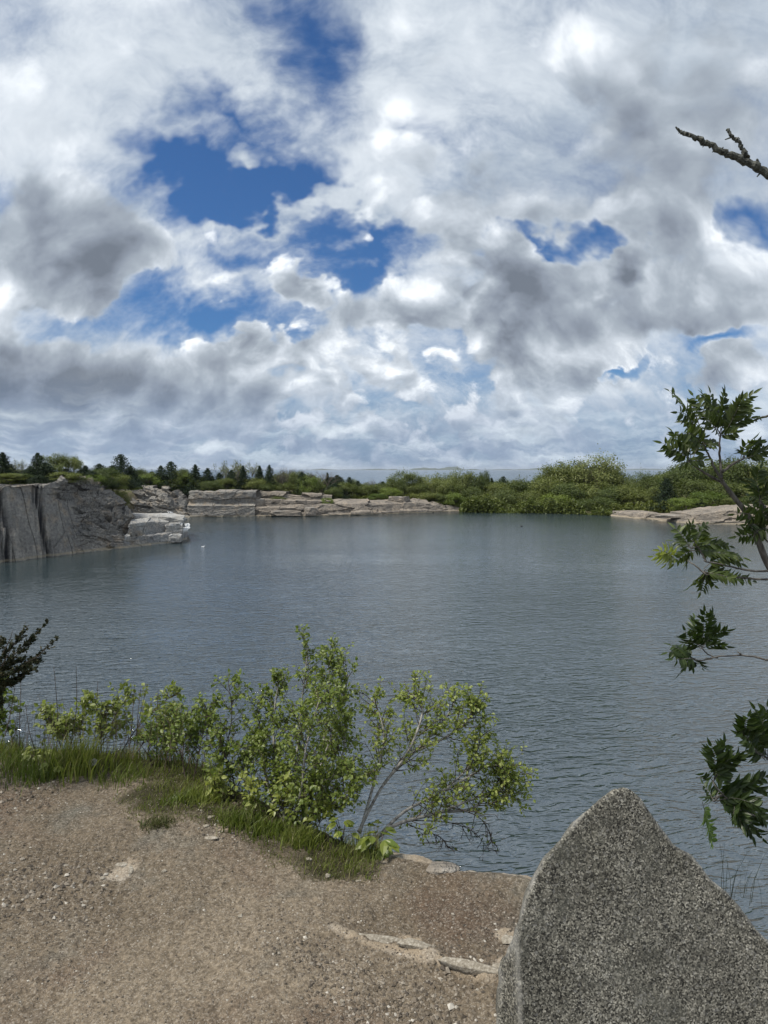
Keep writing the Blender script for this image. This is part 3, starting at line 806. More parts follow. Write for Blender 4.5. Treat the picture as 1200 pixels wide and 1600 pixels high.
def stone(a, b_, sz_, rz, seed, lab, mat=None, lift=.0, cat='stone', group=None, tilt=(0, 0)):
    p = onz(a, b_, GZ); o = round_stone('stone', (p.x, p.y, gz(p.x, p.y) + lift), sz_, rz, seed, mat or M_STONE); tag(o, lab, cat, group); return o


m, n, b = material('pale_field_stone', .9, .2); P = n.new('ShaderNodeTexCoord').outputs['Object']
gq = n.noise(P, 110, 4, .7); n.l.new(n.ramp(gq, [(.3, (.14, .12, .09)), (.5, (.27, .24, .19)), (.72, (.46, .43, .37))]), b.inputs['Base Color']); bump(n, b, gq, .004)
M_STONE = m
stone(688, 1367, (.15, .085, .045), -.12, 303, 'dark rounded rock sitting on the brink of the ledge above the water', mat=M_CLIFF, lift=.0, cat='rock')
GS_ = 'pale stones lying on the path'
for i, (a, b_, w_, d_, h_, rz, lab) in enumerate([
    (328, 1283, .050, .022, .012, .5, 'narrow pale chip highest up the path below the grass tuft'),
    (322, 1295, .030, .020, .010, .2, 'small pale chip just below the narrow one near the grass'),
    (331, 1311, .060, .030, .010, .1, 'broad flat pale stone, lowest of three chips near the grass'),
    (204, 1358, .018, .060, .010, .25, 'upright-looking flat grey slab edge set in the path at left'),
    (192, 1350, .055, .035, .008, -.1, 'flat pale stone flush with the soil left of the slab edge'),
    (512, 1369, .022, .018, .014, .3, 'small lone cream pebble on the path below the birch'),
    (376, 1434, .018, .016, .012, .3, 'single tan pebble in the middle of the brown path'),
    (256, 1362, .020, .018, .014, .8, 'single tan pebble right of the flat grey slab'),
    (160, 1370, .020, .018, .013, .1, 'single grey pebble left of the flat grey slab'),
    (560, 1375, .024, .016, .010, .1, 'tiny pale flake in the soil below the brink plants'),
    (483, 1340, .026, .020, .016, .4, 'small white stone at the foot of the grass by the birch'),
    (535, 1562, .016, .016, .014, .4, 'small black pebble low on the path near the frame bottom')]):
    stone(a, b_, (w_, d_, h_), rz, 320 + i, lab, lift=h_ * .2, group=GS_)
for i, (a, b_, w_, d_, h_, rz, lab) in enumerate([
    (585, 1464, .20, .035, .030, -.16, 'low light rib of bare rock crossing the path, left piece'),
    (742, 1518, .25, .030, .036, -.28, 'straight ochre edge of bare rock running towards the granite slab'),
    (648, 1480, .13, .045, .030, -.25, 'broken white piece of bare rock in the middle of the rib'),
    (792, 1470, .05, .060, .014, .2, 'pale rock patch against the left flank of the big granite slab'),
    (782, 1514, .06, .020, .016, .05, 'thin pale strip of rock above the ochre edge')]):
    stone(a, b_, (w_, d_, h_), rz, 340 + i, lab, lift=0, cat='rock', group='bare rock showing through the path')

# the big standing slab of speckled granite
m, n, b = material('speckled_granite', .82, .3); P = n.new('ShaderNodeTexCoord').outputs['Object']
Pd = n.v('ADD', P, n.v('SCALE', n.noise(P, 160, 2, .5, out=1), scale=.006))
s1 = n.sep(n.voro(Pd, 290, 'F1', out=1)); s2 = n.noise(P, 240, 3, .75); s3 = n.noise(P, 3.0, 5, .6)
c = n.ramp(s1[0], [(0, (.022, .022, .021)), (.20, (.052, .051, .047)), (.34, (.125, .122, .112)), (.62, (.19, .185, .168)), (.82, (.30, .292, .268)), (1, (.50, .49, .46))])
c = n.mix(n.mr(s2, .30, .70), n.mix(1, c, (.46, .46, .44), 'MULTIPLY'), n.mix(1, c, (1.0, .97, .89), 'MULTIPLY'))
c = n.mix(n.mr(s3, .35, .65), n.mix(1, c, (.95, .94, .90), 'MULTIPLY'), n.mix(1, c, (1.25, 1.24, 1.19), 'MULTIPLY'))
lich = n.noise(n.v('ADD', P, (3, 3, 3)), 7, 5, .65); c = n.mix(n.m('MULTIPLY', n.mr(lich, .53, .64), .5), c, (.10, .10, .082))
st = n.noise(n.v('MULTIPLY', n.v('ADD', P, (5, 1, 2)), (6, 6, 1.6)), 1.0, 5, .62); c = n.mix(n.mr(st, .44, .66), c, n.mix(1, c, (.62, .62, .60), 'MULTIPLY'))
qz = n.sep(n.voro(n.v('ADD', Pd, (2, 2, 2)), 170, 'F1', out=1))[0]; c = n.mix(n.m('MULTIPLY', n.mr(qz, .90, .97), .25), c, (.42, .41, .38))
c = n.mix(n.m('MULTIPLY', attr(n, 'fresh'), .35), c, (.42, .41, .38))  # paler colour for the light-catching rim and the pale strip
n.l.new(c, b.inputs['Base Color']); bump(n, b, n.m('ADD', s2, n.m('MULTIPLY', s1[1], .5)), .0030)
M_GRAN = m
op = [(778, 1640), (783, 1585), (786, 1540), (797, 1480), (806, 1440), (818, 1400), (832, 1366), (850, 1335), (868, 1313), (890, 1288), (915, 1262), (938, 1243), (958, 1230), (974, 1225), (987, 1228), (1000, 1240),
      (1012, 1258), (1030, 1283), (1046, 1302), (1053, 1314), (1066, 1322), (1082, 1330), (1096, 1344), (1108, 1360), (1130, 1383), (1152, 1404), (1176, 1432), (1192, 1455), (1212, 1474), (1240, 1520), (1262, 1580), (1270, 1700), (1272, 1900), (1255, 2060), (1000, 2080), (830, 2040), (785, 1800)]
def slab_depth(a, b_): return 1.62 + (1600 - b_) * .00042 + (a - 800) * .00016
OP = np.array([tuple(px(a, b_, slab_depth(a, b_))) for a, b_ in op])
segl = np.r_[0, np.cumsum(np.linalg.norm(np.diff(np.r_[OP, OP[:1]], axis=0), axis=1))]
NT_ = 420; tt = np.linspace(0, segl[-1], NT_, endpoint=False); OPc = np.r_[OP, OP[:1]]
O3 = np.stack([np.interp(tt, segl, OPc[:, i]) for i in range(3)], -1)
for _ in range(1): O3 = (np.roll(O3, 1, 0) + O3 * 2 + np.roll(O3, -1, 0)) / 4
cen = np.array(px(985, 1600, slab_depth(985, 1600)))
rings = []
back = np.array([.05, .24, -.17])                      # thickness direction, away from the viewer
rs = list(np.linspace(0.0, .93, 60)) + [.955, .972, .985]
bev = [(1.0, .022), (1.004, .06)]
f_in = []
for r_ in rs:
    Q = cen + (O3 - cen) * r_; f_in.append(Q)
edge_n = O3 - cen; edge_n /= np.linalg.norm(edge_n, axis=1, keepdims=True)
tj = np.arange(NT_) / NT_ * 40
wv = (.003 * vnoise(tj, tj * 0, seed=5) + .003 * vnoise(tj * 3.1, tj * 0, seed=6))[:, None]
inset = 0.013
Q_in = [cen + (O3 - cen - edge_n * inset) * r_ for r_ in rs]
L = Q_in + [O3 - edge_n * (inset * .55) + back * .012, O3 - edge_n * .004 + back * .10 + edge_n * wv * .6, O3 + edge_n * wv + back * .35, O3 - edge_n * .01 + edge_n * wv + back * .8, O3 - edge_n * .05 + back * 1.0]
for r_ in (.8, .5, .2, .02): L.append(cen + (O3 - cen) * r_ * .92 + back)
G = np.stack(L, 0)                                    # rings, around, 3
nx_ = G[..., 0]; nz_ = G[..., 2]
fr = np.array([-.10, -1, .18]); fr /= np.linalg.norm(fr)
dsp = .0035 * fbm(nx_ * 5, nz_ * 5, G[..., 1] * 5, oct=4, seed=71) + .0030 * fbm(nx_ * 26, nz_ * 26, G[..., 1] * 26, oct=3, seed=72)
G = G + dsp[..., None] * (fr[None, None] * .7 + np.where(np.arange(len(L))[:, None, None] >= len(rs), edge_n[None] * .9, 0))
# left lower flank: a separate narrow plane turned away, as a split face
lf = np.clip((-(nx_ - px(812, 1500, 1.65).x)) / .03, 0, 1) * np.clip((px(800, 1440, 1.65).z - nz_) / .08, 0, 1)
G[..., 1] += lf * .06
fresh = np.zeros(G.shape[:2]); fresh[len(rs):len(rs) + 2] = 1.0  # bevel rings: light caught on the slab's edge, painted as paler colour
strip = np.exp(-((nx_ - px(811, 1500, 1.65).x) / .006) ** 2) * np.clip((px(800, 1455, 1.65).z - nz_) / .03, 0, 1)
fresh *= np.clip(.55 + vnoise(nx_ * 30, nz_ * 30, seed=9), 0, 1)
fresh = np.maximum(fresh, strip * .9); nr = len(L); F = []
for i in range(nr - 1):
    for j in range(NT_):
        j2 = (j + 1) % NT_
        F.append((i * NT_ + j, i * NT_ + j2, (i + 1) * NT_ + j2, (i + 1) * NT_ + j))
slab = mesh_obj('granite_slab', G.reshape(-1, 3), F, M_GRAN, smooth=True, fresh=fresh)
tag(slab, 'large upright pointed slab of speckled grey granite at the lower right', 'standing stone')


# ------------------------------------------------------------------ trees round the quarry
def leaf_quads(C, size, rng, outward=None, up=.25, aspect=1.5, pref=None):
    """small leaf-sprays: two-triangle rhombs at points C with mostly outward normals"""
    K = len(C); n = rng.normal(size=(K, 3))
    if outward is not None: n = n * .75 + outward * 1.0
    n[:, 2] += up; n /= np.linalg.norm(n, axis=1, keepdims=True)
    t = rng.normal(size=(K, 3)) if pref is None else pref + .5 * rng.normal(size=(K, 3))
    t -= n * (t * n).sum(1, keepdims=True); t /= np.linalg.norm(t, axis=1, keepdims=True) + 1e-9
    bt = np.cross(n, t); s = (size * (.6 + .8 * rng.random(K)))[:, None]
    V = np.stack([C - t * s * aspect, C + bt * s * .8 + n * s * .2, C + t * s * aspect, C - bt * s * .8 + n * s * .2], 1)
    return V.reshape(-1, 3), np.arange(K * 4).reshape(K, 4)


def limbs(mb, rng, p, d, L, r, depth, ends, spread=.7, up=.12, bend=.12):
    """recursive tapering limbs; collects end points"""
    n = 4; P = [np.array(p)]; q = np.array(p, float); dd = np.array(d, float)
    for i in range(n):
        dd = dd + rng.normal(size=3) * bend; dd[2] += up * .3; dd /= np.linalg.norm(dd); q = q + dd * L / n; P.append(q.copy())
    mb.tube([tuple(a) for a in P], [r * (1 - .45 * i / n) for i in range(n + 1)], 5 if depth > 1 else 3)
    if depth == 0: ends.append((P[-1], dd)); ends.append((P[-3], dd)); return
    for k in range(rng.integers(2, 5)):
        a = rng.normal(size=3); a -= dd * (a @ dd); a /= np.linalg.norm(a)
        nd = dd + a * spread * rng.uniform(.6, 1.4); nd[2] += up; nd /= np.linalg.norm(nd)
        limbs(mb, rng, P[rng.integers(2, n + 1)], nd, L * rng.uniform(.55, .8), r * .5, depth - 1, ends, spread, up, bend)
    limbs(mb, rng, P[-1], dd, L * .65, r * .5, depth - 1, ends, spread, up, bend)


def normalise(V, ref=None):
    lo, hi = V.min(0), V.max(0); return lo, hi


PROTO = {}


def make_broadleaf(key, seed, dens, leafsize, mat, open_=.0, squat=1.0, trunk_vis=.25):
    """unit tree: height 1, half width about .5"""
    rng = np.random.default_rng(seed); tw = MB(); ends = []
    tw.tube([(0, 0, -.05), (.01, 0, .10), (.0, .02, .22)], [.028, .022, .017], 7)
    for k in range(5):
        a = k * 1.26 + rng.random(); d = np.array([math.cos(a) * .8 * squat, math.sin(a) * .8 * squat, .75]); d /= np.linalg.norm(d)
        limbs(tw, rng, (0, .01, .10 + .12 * rng.random()), d, .25, .011, 2, ends, .8, .15)
    E_ = np.array([e[0] for e in ends])
    # clumps: limb ends plus a few random lobes near the ground so the crown reaches low
    lob = rng.normal(size=(int(46 * (1 - open_)), 3)); lob /= np.linalg.norm(lob, axis=1, keepdims=True); lob *= (.30 + .16 * rng.random((len(lob), 1)))
    lob = lob * np.array([1.05, 1.05, .98]) + np.array([0, 0, .47]); lob = lob[lob[:, 2] > .05]
    E_ = E_ * np.array([.42 / np.percentile(np.abs(E_[:, 0]), 95), .42 / np.percentile(np.abs(E_[:, 1]), 95), .90 / np.percentile(E_[:, 2], 97)])
    ell = ((E_[:, :2] / .46) ** 2).sum(1) + ((E_[:, 2] - .42) / .50) ** 2; E_ = E_[ell < 1.08]
    C = np.concatenate([E_, lob]); C = C[rng.permutation(len(C))[:int(190)]]
    per = int(dens / len(C)); rad_ = .075 + .05 * rng.random(len(C))
    pts = np.repeat(C, per, 0) + rng.normal(size=(len(C) * per, 3)) * np.repeat(rad_, per)[:, None] * np.array([.62, .62, .42])
    outw = pts - np.array([0, 0, .42]); outw /= np.linalg.norm(outw, axis=1, keepdims=True) + 1e-6
    V, F = leaf_quads(pts, leafsize, rng, outw)
    sc = 1.0 / max(.6, np.percentile(V[:, 2], 99.5)); wx = .5 / np.percentile(np.abs(V[:, :2]), 98)
    S_ = np.array([wx, wx, sc])
    PROTO[key] = build_proto(key, tw, V * S_, F, mat, S_, 'broadleaf_tree')


def build_proto(key, tw, V, F, mat, S_, name, twmat=None, dead=False):
    crown = None
    me = bpy.data.meshes.new(key + '_crown')
    if V is not None:
        me.from_pydata(V.tolist(), [], F.tolist()); me.materials.append(mat)
    tv = np.concatenate(tw.v) * S_; mt = bpy.data.meshes.new(key + '_trunk'); mt.from_pydata(tv.tolist(), [], tw.f); mt.materials.append(twmat or M_TWIG)
    return dict(crown=me if V is not None else None, trunk=mt, name=name)


def make_cedar(key, seed, slender, spire=.0, dens=5200):
    rng = np.random.default_rng(seed); tw = MB()
    tw.tube([(0, 0, -.04), (.005, 0, .5), (0, .004, .985)], [.022, .012, .002], 6)
    pts = []; tang = []
    nb = 130
    for i in range(nb):
        h_ = .03 + .95 * (i / nb) ** 1.05
        a = i * 2.4 + rng.random() * .6; lump = .72 + .42 * float(vnoise(h_ * 6 + seed, math.cos(a) * 1.2 + 3, math.sin(a) * 1.2, seed)) 
        wdt = (1 - h_) ** (.55 + spire) * .5 * np.clip(lump + .35 * rng.random(), .45, 1.3) * min(1, (1.04 - h_) * 5) + .012
        d = np.array([math.cos(a), math.sin(a), .35 - .5 * (1 - h_) * spire]); e = np.array([0, 0, h_]) + d * wdt * np.array([1, 1, .55])
        if i % 3 == 0: tw.tube([(0, 0, h_), tuple(e * .95 + np.array([0, 0, h_]) * .05)], [.004, .0015], 3)
        k = int(dens / nb * (.35 + 1.3 * (1 - h_)))
        t = rng.random(k) ** .6
        q = np.array([0, 0, h_]) + (e - np.array([0, 0, h_])) * t[:, None] + rng.normal(size=(k, 3)) * np.array([.035, .035, .018]) * (.5 + wdt * 1.6)
        pts.append(q); tang.append(np.tile(d, (k, 1)))
    P = np.concatenate(pts); T_ = np.concatenate(tang); ow = P * np.array([1, 1, 0]); ow /= np.linalg.norm(ow, axis=1, keepdims=True) + 1e-6
    V, F = leaf_quads(P, .012, rng, ow, .5, 2.0, T_)
    PROTO[key] = build_proto(key, tw, V, F, M_CEDAR, np.array([1, 1, 1]), 'cedar_tree', M_BARK)


def make_bare(key, seed, leafy, mat):
    rng = np.random.default_rng(seed); tw = MB(); ends = []
    tw.tube([(0, 0, -.05), (.01, .01, .28)], [.018, .013], 6)
    for k in range(6):
        a = k * 1.05 + rng.random(); d = np.array([math.cos(a) * .5, math.sin(a) * .5, .9]); d /= np.linalg.norm(d)
        limbs(tw, rng, (.0, 0, .12 + .18 * rng.random()), d, .27, .010, 3, ends, .65, .10, .16)
    tv = np.concatenate(tw.v); S_ = np.array([.5 / np.percentile(np.abs(tv[:, :2]), 99)] * 2 + [1 / tv[:, 2].max()])
    V = F = None
    if leafy:
        E_ = np.array([e[0] for e in ends]); per = max(1, int(leafy / len(E_)))
        pts = np.repeat(E_, per, 0) + rng.normal(size=(len(E_) * per, 3)) * .022
        V, F = leaf_quads(pts, .0095, rng); V = V * S_
    PROTO[key] = build_proto(key, tw, V, F, mat, S_, 'broadleaf_tree' if leafy else 'bare_tree')


for i in range(5): make_broadleaf('green%d' % i, 20 + i, 9500, .0105, M_FARLEAF, .1)
for i in range(4): make_broadleaf('olive%d' % i, 40 + i, 8000, .0100, M_OLIVE, .45)
for i in range(2): make_broadleaf('lime%d' % i, 60 + i, 6500, .0125, M_LIME, .0, 1.3)
for i in range(4): make_cedar('cedar%d' % i, 80 + i, 1, [.0, .25, .1, .5][i])
for i in range(3): make_bare('bare%d' % i, 100 + i, 0, None)
for i in range(3): make_bare('thin%d' % i, 120 + i, 1500, M_OLIVE)
# big open tree with visible limbs above the right bank
KINDS_ = {'g': ('green', 5), 'o': ('olive', 4), 'l': ('lime', 2), 'c': ('cedar', 4), 'b': ('bare', 3), 't': ('thin', 3)}
# photo x of the axis, photo y of the top, photo y of the foot, width in px, kind, distance in m
TREES = [
    (6, 706, 760, 46, 'c', 108), (32, 716, 756, 26, 't', 114), (60, 707, 757, 30, 'c', 112), (48, 728, 757, 34, 'c', 108), (86, 709, 758, 50, 'o', 122), (72, 722, 758, 40, 'c', 109), (112, 713, 758, 36, 'o', 124),
    (103, 738, 757, 40, 'g', 106), (30, 740, 758, 36, 'g', 106), (134, 727, 758, 36, 'c', 118), (156, 724, 760, 34, 'c', 124), (146, 742, 760, 30, 'l', 112),
    (190, 709, 762, 34, 'c', 134), (176, 727, 762, 34, 'c', 130), (205, 728, 764, 36, 'c', 136), (218, 733, 766, 24, 'g', 150), (236, 740, 766, 46, 'l', 152), (232, 732, 766, 30, 't', 168),
    (252, 727, 766, 24, 'c', 172), (268, 721, 771, 32, 'c', 166), (247, 738, 766, 22, 'c', 160), (291, 738, 766, 26, 'l', 176), (284, 733, 768, 24, 'g', 182), (306, 725, 773, 32, 'c', 182), (325, 731, 772, 28, 'c', 188), (296, 745, 774, 26, 'c', 178),
    (350, 722, 772, 40, 't', 200), (370, 717, 772, 48, 't', 204), (392, 722, 772, 46, 't', 206), (362, 734, 772, 24, 'c', 190), (380, 727, 772, 26, 'c', 192), (343, 738, 773, 26, 'c', 190), (352, 748, 774, 30, 'g', 188),
    (406, 727, 774, 26, 'c', 196), (421, 726, 776, 22, 'c', 193), (440, 728, 777, 34, 'b', 200), (459, 727, 778, 40, 'b', 204), (472, 737, 780, 24, 'c', 198), (466, 738, 780, 30, 'g', 202), (482, 744, 782, 34, 'l', 198),
    (505, 733, 784, 50, 'b', 206), (497, 740, 783, 26, 'b', 204), (512, 738, 784, 18, 'c', 212), (489, 752, 784, 34, 'g', 199), (531, 744, 785, 22, 'c', 206), (546, 745, 784, 20, 'c', 207), (523, 755, 784, 34, 'c', 200), (541, 755, 784, 40, 'g', 203),
    (559, 751, 784, 16, 'c', 206), (580, 745, 783, 34, 'b', 214), (572, 757, 784, 34, 'g', 206), (597, 757, 782, 46, 'g', 208), (610, 762, 782, 30, 'l', 203), (590, 771, 783, 26, 'l', 199),
    (632, 736, 782, 50, 'o', 212), (619, 748, 783, 30, 'g', 208), (650, 755, 784, 34, 'g', 208), (668, 746, 789, 42, 'o', 214), (690, 752, 792, 44, 'g', 212), (660, 768, 790, 46, 'g', 206), (684, 772, 793, 40, 'g', 206), (706, 770, 796, 40, 'l', 206),
    (719, 735, 797, 46, 'o', 222), (740, 742, 800, 36, 'g', 222), (756, 738, 798, 20, 'g', 224), (704, 750, 795, 36, 'g', 218), (727, 760, 801, 50, 'g', 212), (739, 776, 803, 34, 'l', 208), (768, 746, 798, 20, 'c', 226), (786, 744, 798, 24, 'c', 226), (778, 756, 800, 40, 'g', 216),
    (812, 740, 800, 28, 't', 226), (808, 752, 800, 44, 'g', 220), (797, 768, 804, 46, 'g', 208), (762, 774, 804, 44, 'g', 208), (832, 752, 803, 44, 'g', 218), (828, 768, 806, 46, 'g', 206), (780, 764, 802, 44, 'o', 212),
    (872, 722, 804, 66, 'o', 220), (900, 724, 804, 60, 'g', 222), (932, 711, 805, 74, 'o', 216), (918, 716, 803, 54, 't', 214), (948, 732, 806, 50, 'g', 216), (855, 748, 805, 56, 'g', 212), (890, 756, 807, 60, 'g', 205), (925, 754, 807, 60, 'g', 204),
    (868, 772, 808, 50, 'l', 200), (905, 780, 808, 44, 'g', 198), (958, 762, 808, 60, 'g', 198), (938, 778, 809, 50, 'g', 192), (842, 782, 806, 34, 'g', 200),
    (976, 740, 804, 34, 't', 210), (999, 737, 804, 40, 'o', 208), (1016, 746, 803, 40, 'g', 204), (984, 758, 803, 50, 'g', 196), (1008, 768, 802, 54, 'g', 190), (1040, 747, 800, 36, 'c', 178), (1030, 760, 800, 34, 'g', 186),
    (1068, 727, 799, 64, 'g', 190), (1100, 718, 798, 70, 'o', 192), (1136, 718, 797, 70, 'g', 190), (1172, 722, 797, 66, 'o', 188), (1205, 718, 797, 70, 'g', 186), (1085, 750, 798, 60, 'g', 182), (1126, 752, 797, 64, 'g', 180), (1170, 756, 797, 66, 'o', 178), (1212, 758, 797, 64, 'g', 176),
    (1072, 778, 799, 46, 'l', 170), (1104, 768, 798, 50, 'l', 172), (1095, 780, 799, 20, 'c', 168), (1140, 778, 797, 40, 'g', 170), (1182, 776, 797, 46, 'g', 168),
    (330, 752, 773, 30, 'g', 184), (276, 748, 769, 26, 'g', 176), (316, 750, 774, 24, 'g', 186), (232, 778, 800, 22, 'g', 170), (398, 748, 774, 36, 'g', 192), (418, 756, 776, 30, 'g', 190), (445, 755, 779, 34, 'g', 194), (16, 740, 757, 40, 'g', 104), (124, 745, 758, 30, 'g', 108),
    (60, 742, 757, 40, 'c', 106), (168, 745, 762, 30, 'c', 120), (196, 745, 763, 40, 'c', 128), (214, 748, 764, 30, 'c', 140), (0, 725, 757, 40, 'o', 120), (-30, 712, 757, 50, 'c', 108),
    # shrubs growing out of the ledges
    (178, 758, 772, 34, 'o', 122), (186, 766, 796, 26, 'o', 121), (299, 787, 808, 18, 'g', 174), (250, 766, 775, 18, 'g', 168),
    (435, 776, 789, 22, 'g', 186), (425, 780, 791, 20, 'g', 185), (398, 778, 788, 20, 'c', 184), (510, 778, 798, 20, 'l', 187), (522, 762, 784, 24, 'g', 196),
]
ZONES = [(235, 'on the ridge above the left headland'), (470, 'behind the far left quarry wall'), (700, 'behind the long pinkish ledge'), (850, 'on the low centre-right bank'), (965, 'on the wooded point right of centre'), (1400, 'above the right shore ledge')]
WORDS = {'g': 'leafy mid-green tree', 'o': 'olive-green tree', 'l': 'bright lime-green bush', 'c': 'dark conical cedar', 'b': 'leafless grey tree', 't': 'sparse twiggy tree'}
ORD = ['leftmost', 'second', 'third', 'fourth', 'fifth', 'sixth', 'seventh', 'eighth', 'ninth', 'tenth', 'eleventh', 'twelfth', 'thirteenth', 'fourteenth', 'fifteenth', 'sixteenth', 'seventeenth', 'eighteenth', 'nineteenth', 'twentieth', 'twenty-first', 'twenty-second', 'twenty-third', 'twenty-fourth', 'twenty-fifth', 'twenty-sixth', 'twenty-seventh', 'twenty-eighth', 'twenty-ninth', 'thirtieth', 'thirty-first', 'thirty-second', 'thirty-third', 'thirty-fourth', 'thirty-fifth', 'thirty-sixth', 'thirty-seventh', 'thirty-eighth']
rt = random.Random(4); cnt = {}
MORE = []
rm = random.Random(77)
for k in range(34):
    xx = 330 + k * 8.2 + rm.uniform(-4, 4); MORE.append((xx, rm.uniform(738, 754) + max(0, xx - 480) * .07, 782, rm.uniform(22, 38), rm.choice('ccgogt'), rm.uniform(212, 226)))
for k in range(30):
    xx = 615 + k * 20 + rm.uniform(-8, 8); MORE.append((xx, rm.uniform(742, 760) - (10 if xx > 840 else 0), 802, rm.uniform(36, 60), rm.choice('ggog'), rm.uniform(224, 240)))
for k in range(16):
    xx = -10 + k * 15 + rm.uniform(-5, 5); MORE.append((xx, rm.uniform(728, 742), 758, rm.uniform(24, 36), rm.choice('cccgo'), rm.uniform(118, 130) if xx < 150 else 200))
for k in range(17):
    xx = -8 + k * 19 + rm.uniform(-7, 7); MORE.append((xx, rm.uniform(726, 741) + (4 if xx > 150 else 0), 760 if xx < 160 else 768, rm.uniform(34, 52), rm.choice('cccg'), rm.uniform(112, 126) if xx < 200 else rm.uniform(188, 196)))
CREV = {'g': 0, 'o': 0, 'l': 0, 'c': 0, 'b': 0, 't': 0}
for (tx_, ty_, tb, wd_, kd, dist) in sorted(TREES + MORE, key=lambda t: t[0]):
    dist = max(dist, 187) if 212 < tx_ < 320 else dist
    base_n, nk = KINDS_[kd]; pr = PROTO['%s%d' % (base_n, (CREV[kd] * 7 + int(tx_)) % nk)]; CREV[kd] += 1
    foot = px(tx_, tb, dist); top = px(tx_, ty_, dist); H_ = top.z - foot.z; Wd = wd_ / FPX * dist
    small = H_ < 4.2
    nm = ('cedar_tree' if kd == 'c' else 'bare_tree' if kd == 'b' else 'broadleaf_shrub' if (small or kd == 'l') else 'broadleaf_tree')
    root = empty(nm, (foot.x, foot.y, foot.z)); wk = WORDS[kd]
    tall = 'tall ' if H_ > 11 else ''
    if nm == 'broadleaf_shrub' and kd != 'l': wk = wk.replace('tree', 'shrub')
    if kd == 'c' and small: wk = 'small dark cedar'
    zn = next(z_ for lim, z_ in ZONES if tx_ < lim)
    c_ = cnt.get((wk, tall, zn), 0); cnt[(wk, tall, zn)] = c_ + 1
    tag(root, '%s %s%s %s' % (ORD[c_] + (' from the left,' if c_ else ','), tall, wk, zn), 'shrub' if 'shrub' in nm else 'tree', {'c': 'dark cedars round the quarry', 'b': 'leafless trees on the far bank', 't': 'sparse twiggy trees on the far bank'}.get(kd, 'leafy trees and shrubs round the quarry'))
    for part, me in (('crown', pr['crown']), ('trunk', pr['trunk'])):
        if me is None: continue
        o = bpy.data.objects.new(part, me); COL.objects.link(o); o.parent = root
        o.rotation_euler = (0, 0, 0)
    root.rotation_euler = (0, 0, rt.uniform(0, 6.28))
    wf = 1.55 if kd == 'c' else 1.12
    root.scale = (Wd * wf, Wd * wf, H_ * (1.0 if kd != 'g' else 1.03))
# merged understorey that hides the heath between the trunks
def thicket(pts, dens, hgt, seed, lab, mat, size=.22):
    rng = np.random.default_rng(seed); out_ = []
    for i in range(len(pts) - 1):
        a, b_ = px(*pts[i]), px(*pts[i + 1]); L_ = (b_ - a).length; k = int(L_ * dens)
        t = rng.random(k)[:, None]; q = np.array(a) * (1 - t) + np.array(b_) * t
        q[:, 1] += rng.random(k) * 7; hh_ = hgt * (.6 + .6 * fbm(q[:, 0] * .35, q[:, 1] * .2, oct=3, seed=seed))
        q[:, 2] += rng.random(k) ** .8 * np.clip(hh_, .3, 9) - .3; out_.append(q + rng.normal(size=(k, 3)) * .1)
    P = np.concatenate(out_); V, F = leaf_quads(P, size, rng, None, .5)
    tag(mesh_obj('undergrowth', V, F, mat), lab, 'undergrowth', kind='stuff')


thicket([(-60, 757, 108), (100, 757, 110), (165, 761, 118), (205, 763, 130)], 60, 1.1, 1, 'low dark brush covering the ridge above the left headland', M_FARLEAF, .16)
thicket([(150, 761, 189), (222, 765, 190), (280, 769, 188), (300, 772, 188), (420, 775, 192), (500, 784, 199), (620, 783, 200), (735, 799, 205)], 110, 2.0, 2, 'low green brush under the trees behind the far ledges', M_FARLEAF, .2)
thicket([(722, 800, 195), (800, 802, 193), (880, 804, 190), (962, 807, 181)], 420, 4.0, 3, 'dense green brush overhanging the water on the far bank', M_FARLEAF, .24)
thicket([(955, 803, 186), (1060, 799, 172), (1150, 797, 170), (1250, 797, 170)], 200, 2.6, 4, 'green brush behind the right shore ledge', M_FARLEAF, .2)


# ------------------------------------------------------------------ plants of the foreground
rp = random.Random(21)
M_BIRCHLEAF = leaf_material('birch_leaves', [(.11, .155, .028), (.16, .21, .042), (.235, .28, .075), (.13, .175, .034)], .42, .42, .45)
M_SAPLEAF = leaf_material('sapling_leaves', [(.14, .17, .035), (.20, .24, .055), (.26, .30, .09), (.16, .195, .04)], .40, .40, .45)
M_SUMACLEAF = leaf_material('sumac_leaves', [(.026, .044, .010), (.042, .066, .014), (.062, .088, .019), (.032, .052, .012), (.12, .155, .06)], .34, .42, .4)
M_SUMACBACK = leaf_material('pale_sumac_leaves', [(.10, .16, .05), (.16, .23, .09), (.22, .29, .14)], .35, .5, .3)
M_YELLOW = leaf_material('yellow_green_leaves', [(.14, .18, .03), (.20, .24, .045), (.11, .17, .03)], .4, .4, .45)
M_JUNI = leaf_material('juniper_sprays', [(.014, .022, .010), (.024, .034, .014), (.045, .040, .016), (.018, .026, .012)], .08, .7, .2)
M_GRASS = leaf_material('grass_blades', [(.085, .115, .022), (.135, .17, .034), (.19, .22, .055), (.10, .14, .026), (.27, .25, .13)], .35, .5, .3)
M_TURF = leaf_material('dry_turf', [(.08, .10, .035), (.13, .125, .055), (.17, .15, .08), (.07, .095, .03)], .3, .6, .2)
M_BIRCHBARK = bark_material('silver_bark', (.13, .12, .105), (.42, .40, .36), 45, (1, 1, 1.4))
M_SUMACBARK = bark_material('sumac_bark', (.060, .054, .046), (.17, .155, .135), 60)
M_DEADBARK = bark_material('lichened_dead_bark', (.030, .030, .026), (.15, .155, .135), 70, (1, 1, 1))
M_STALK = bark_material('dry_stalk', (.05, .04, .032), (.13, .10, .075), 30)


def rv(s=1.0): return Vector((rp.gauss(0, s), rp.gauss(0, s), rp.gauss(0, s)))


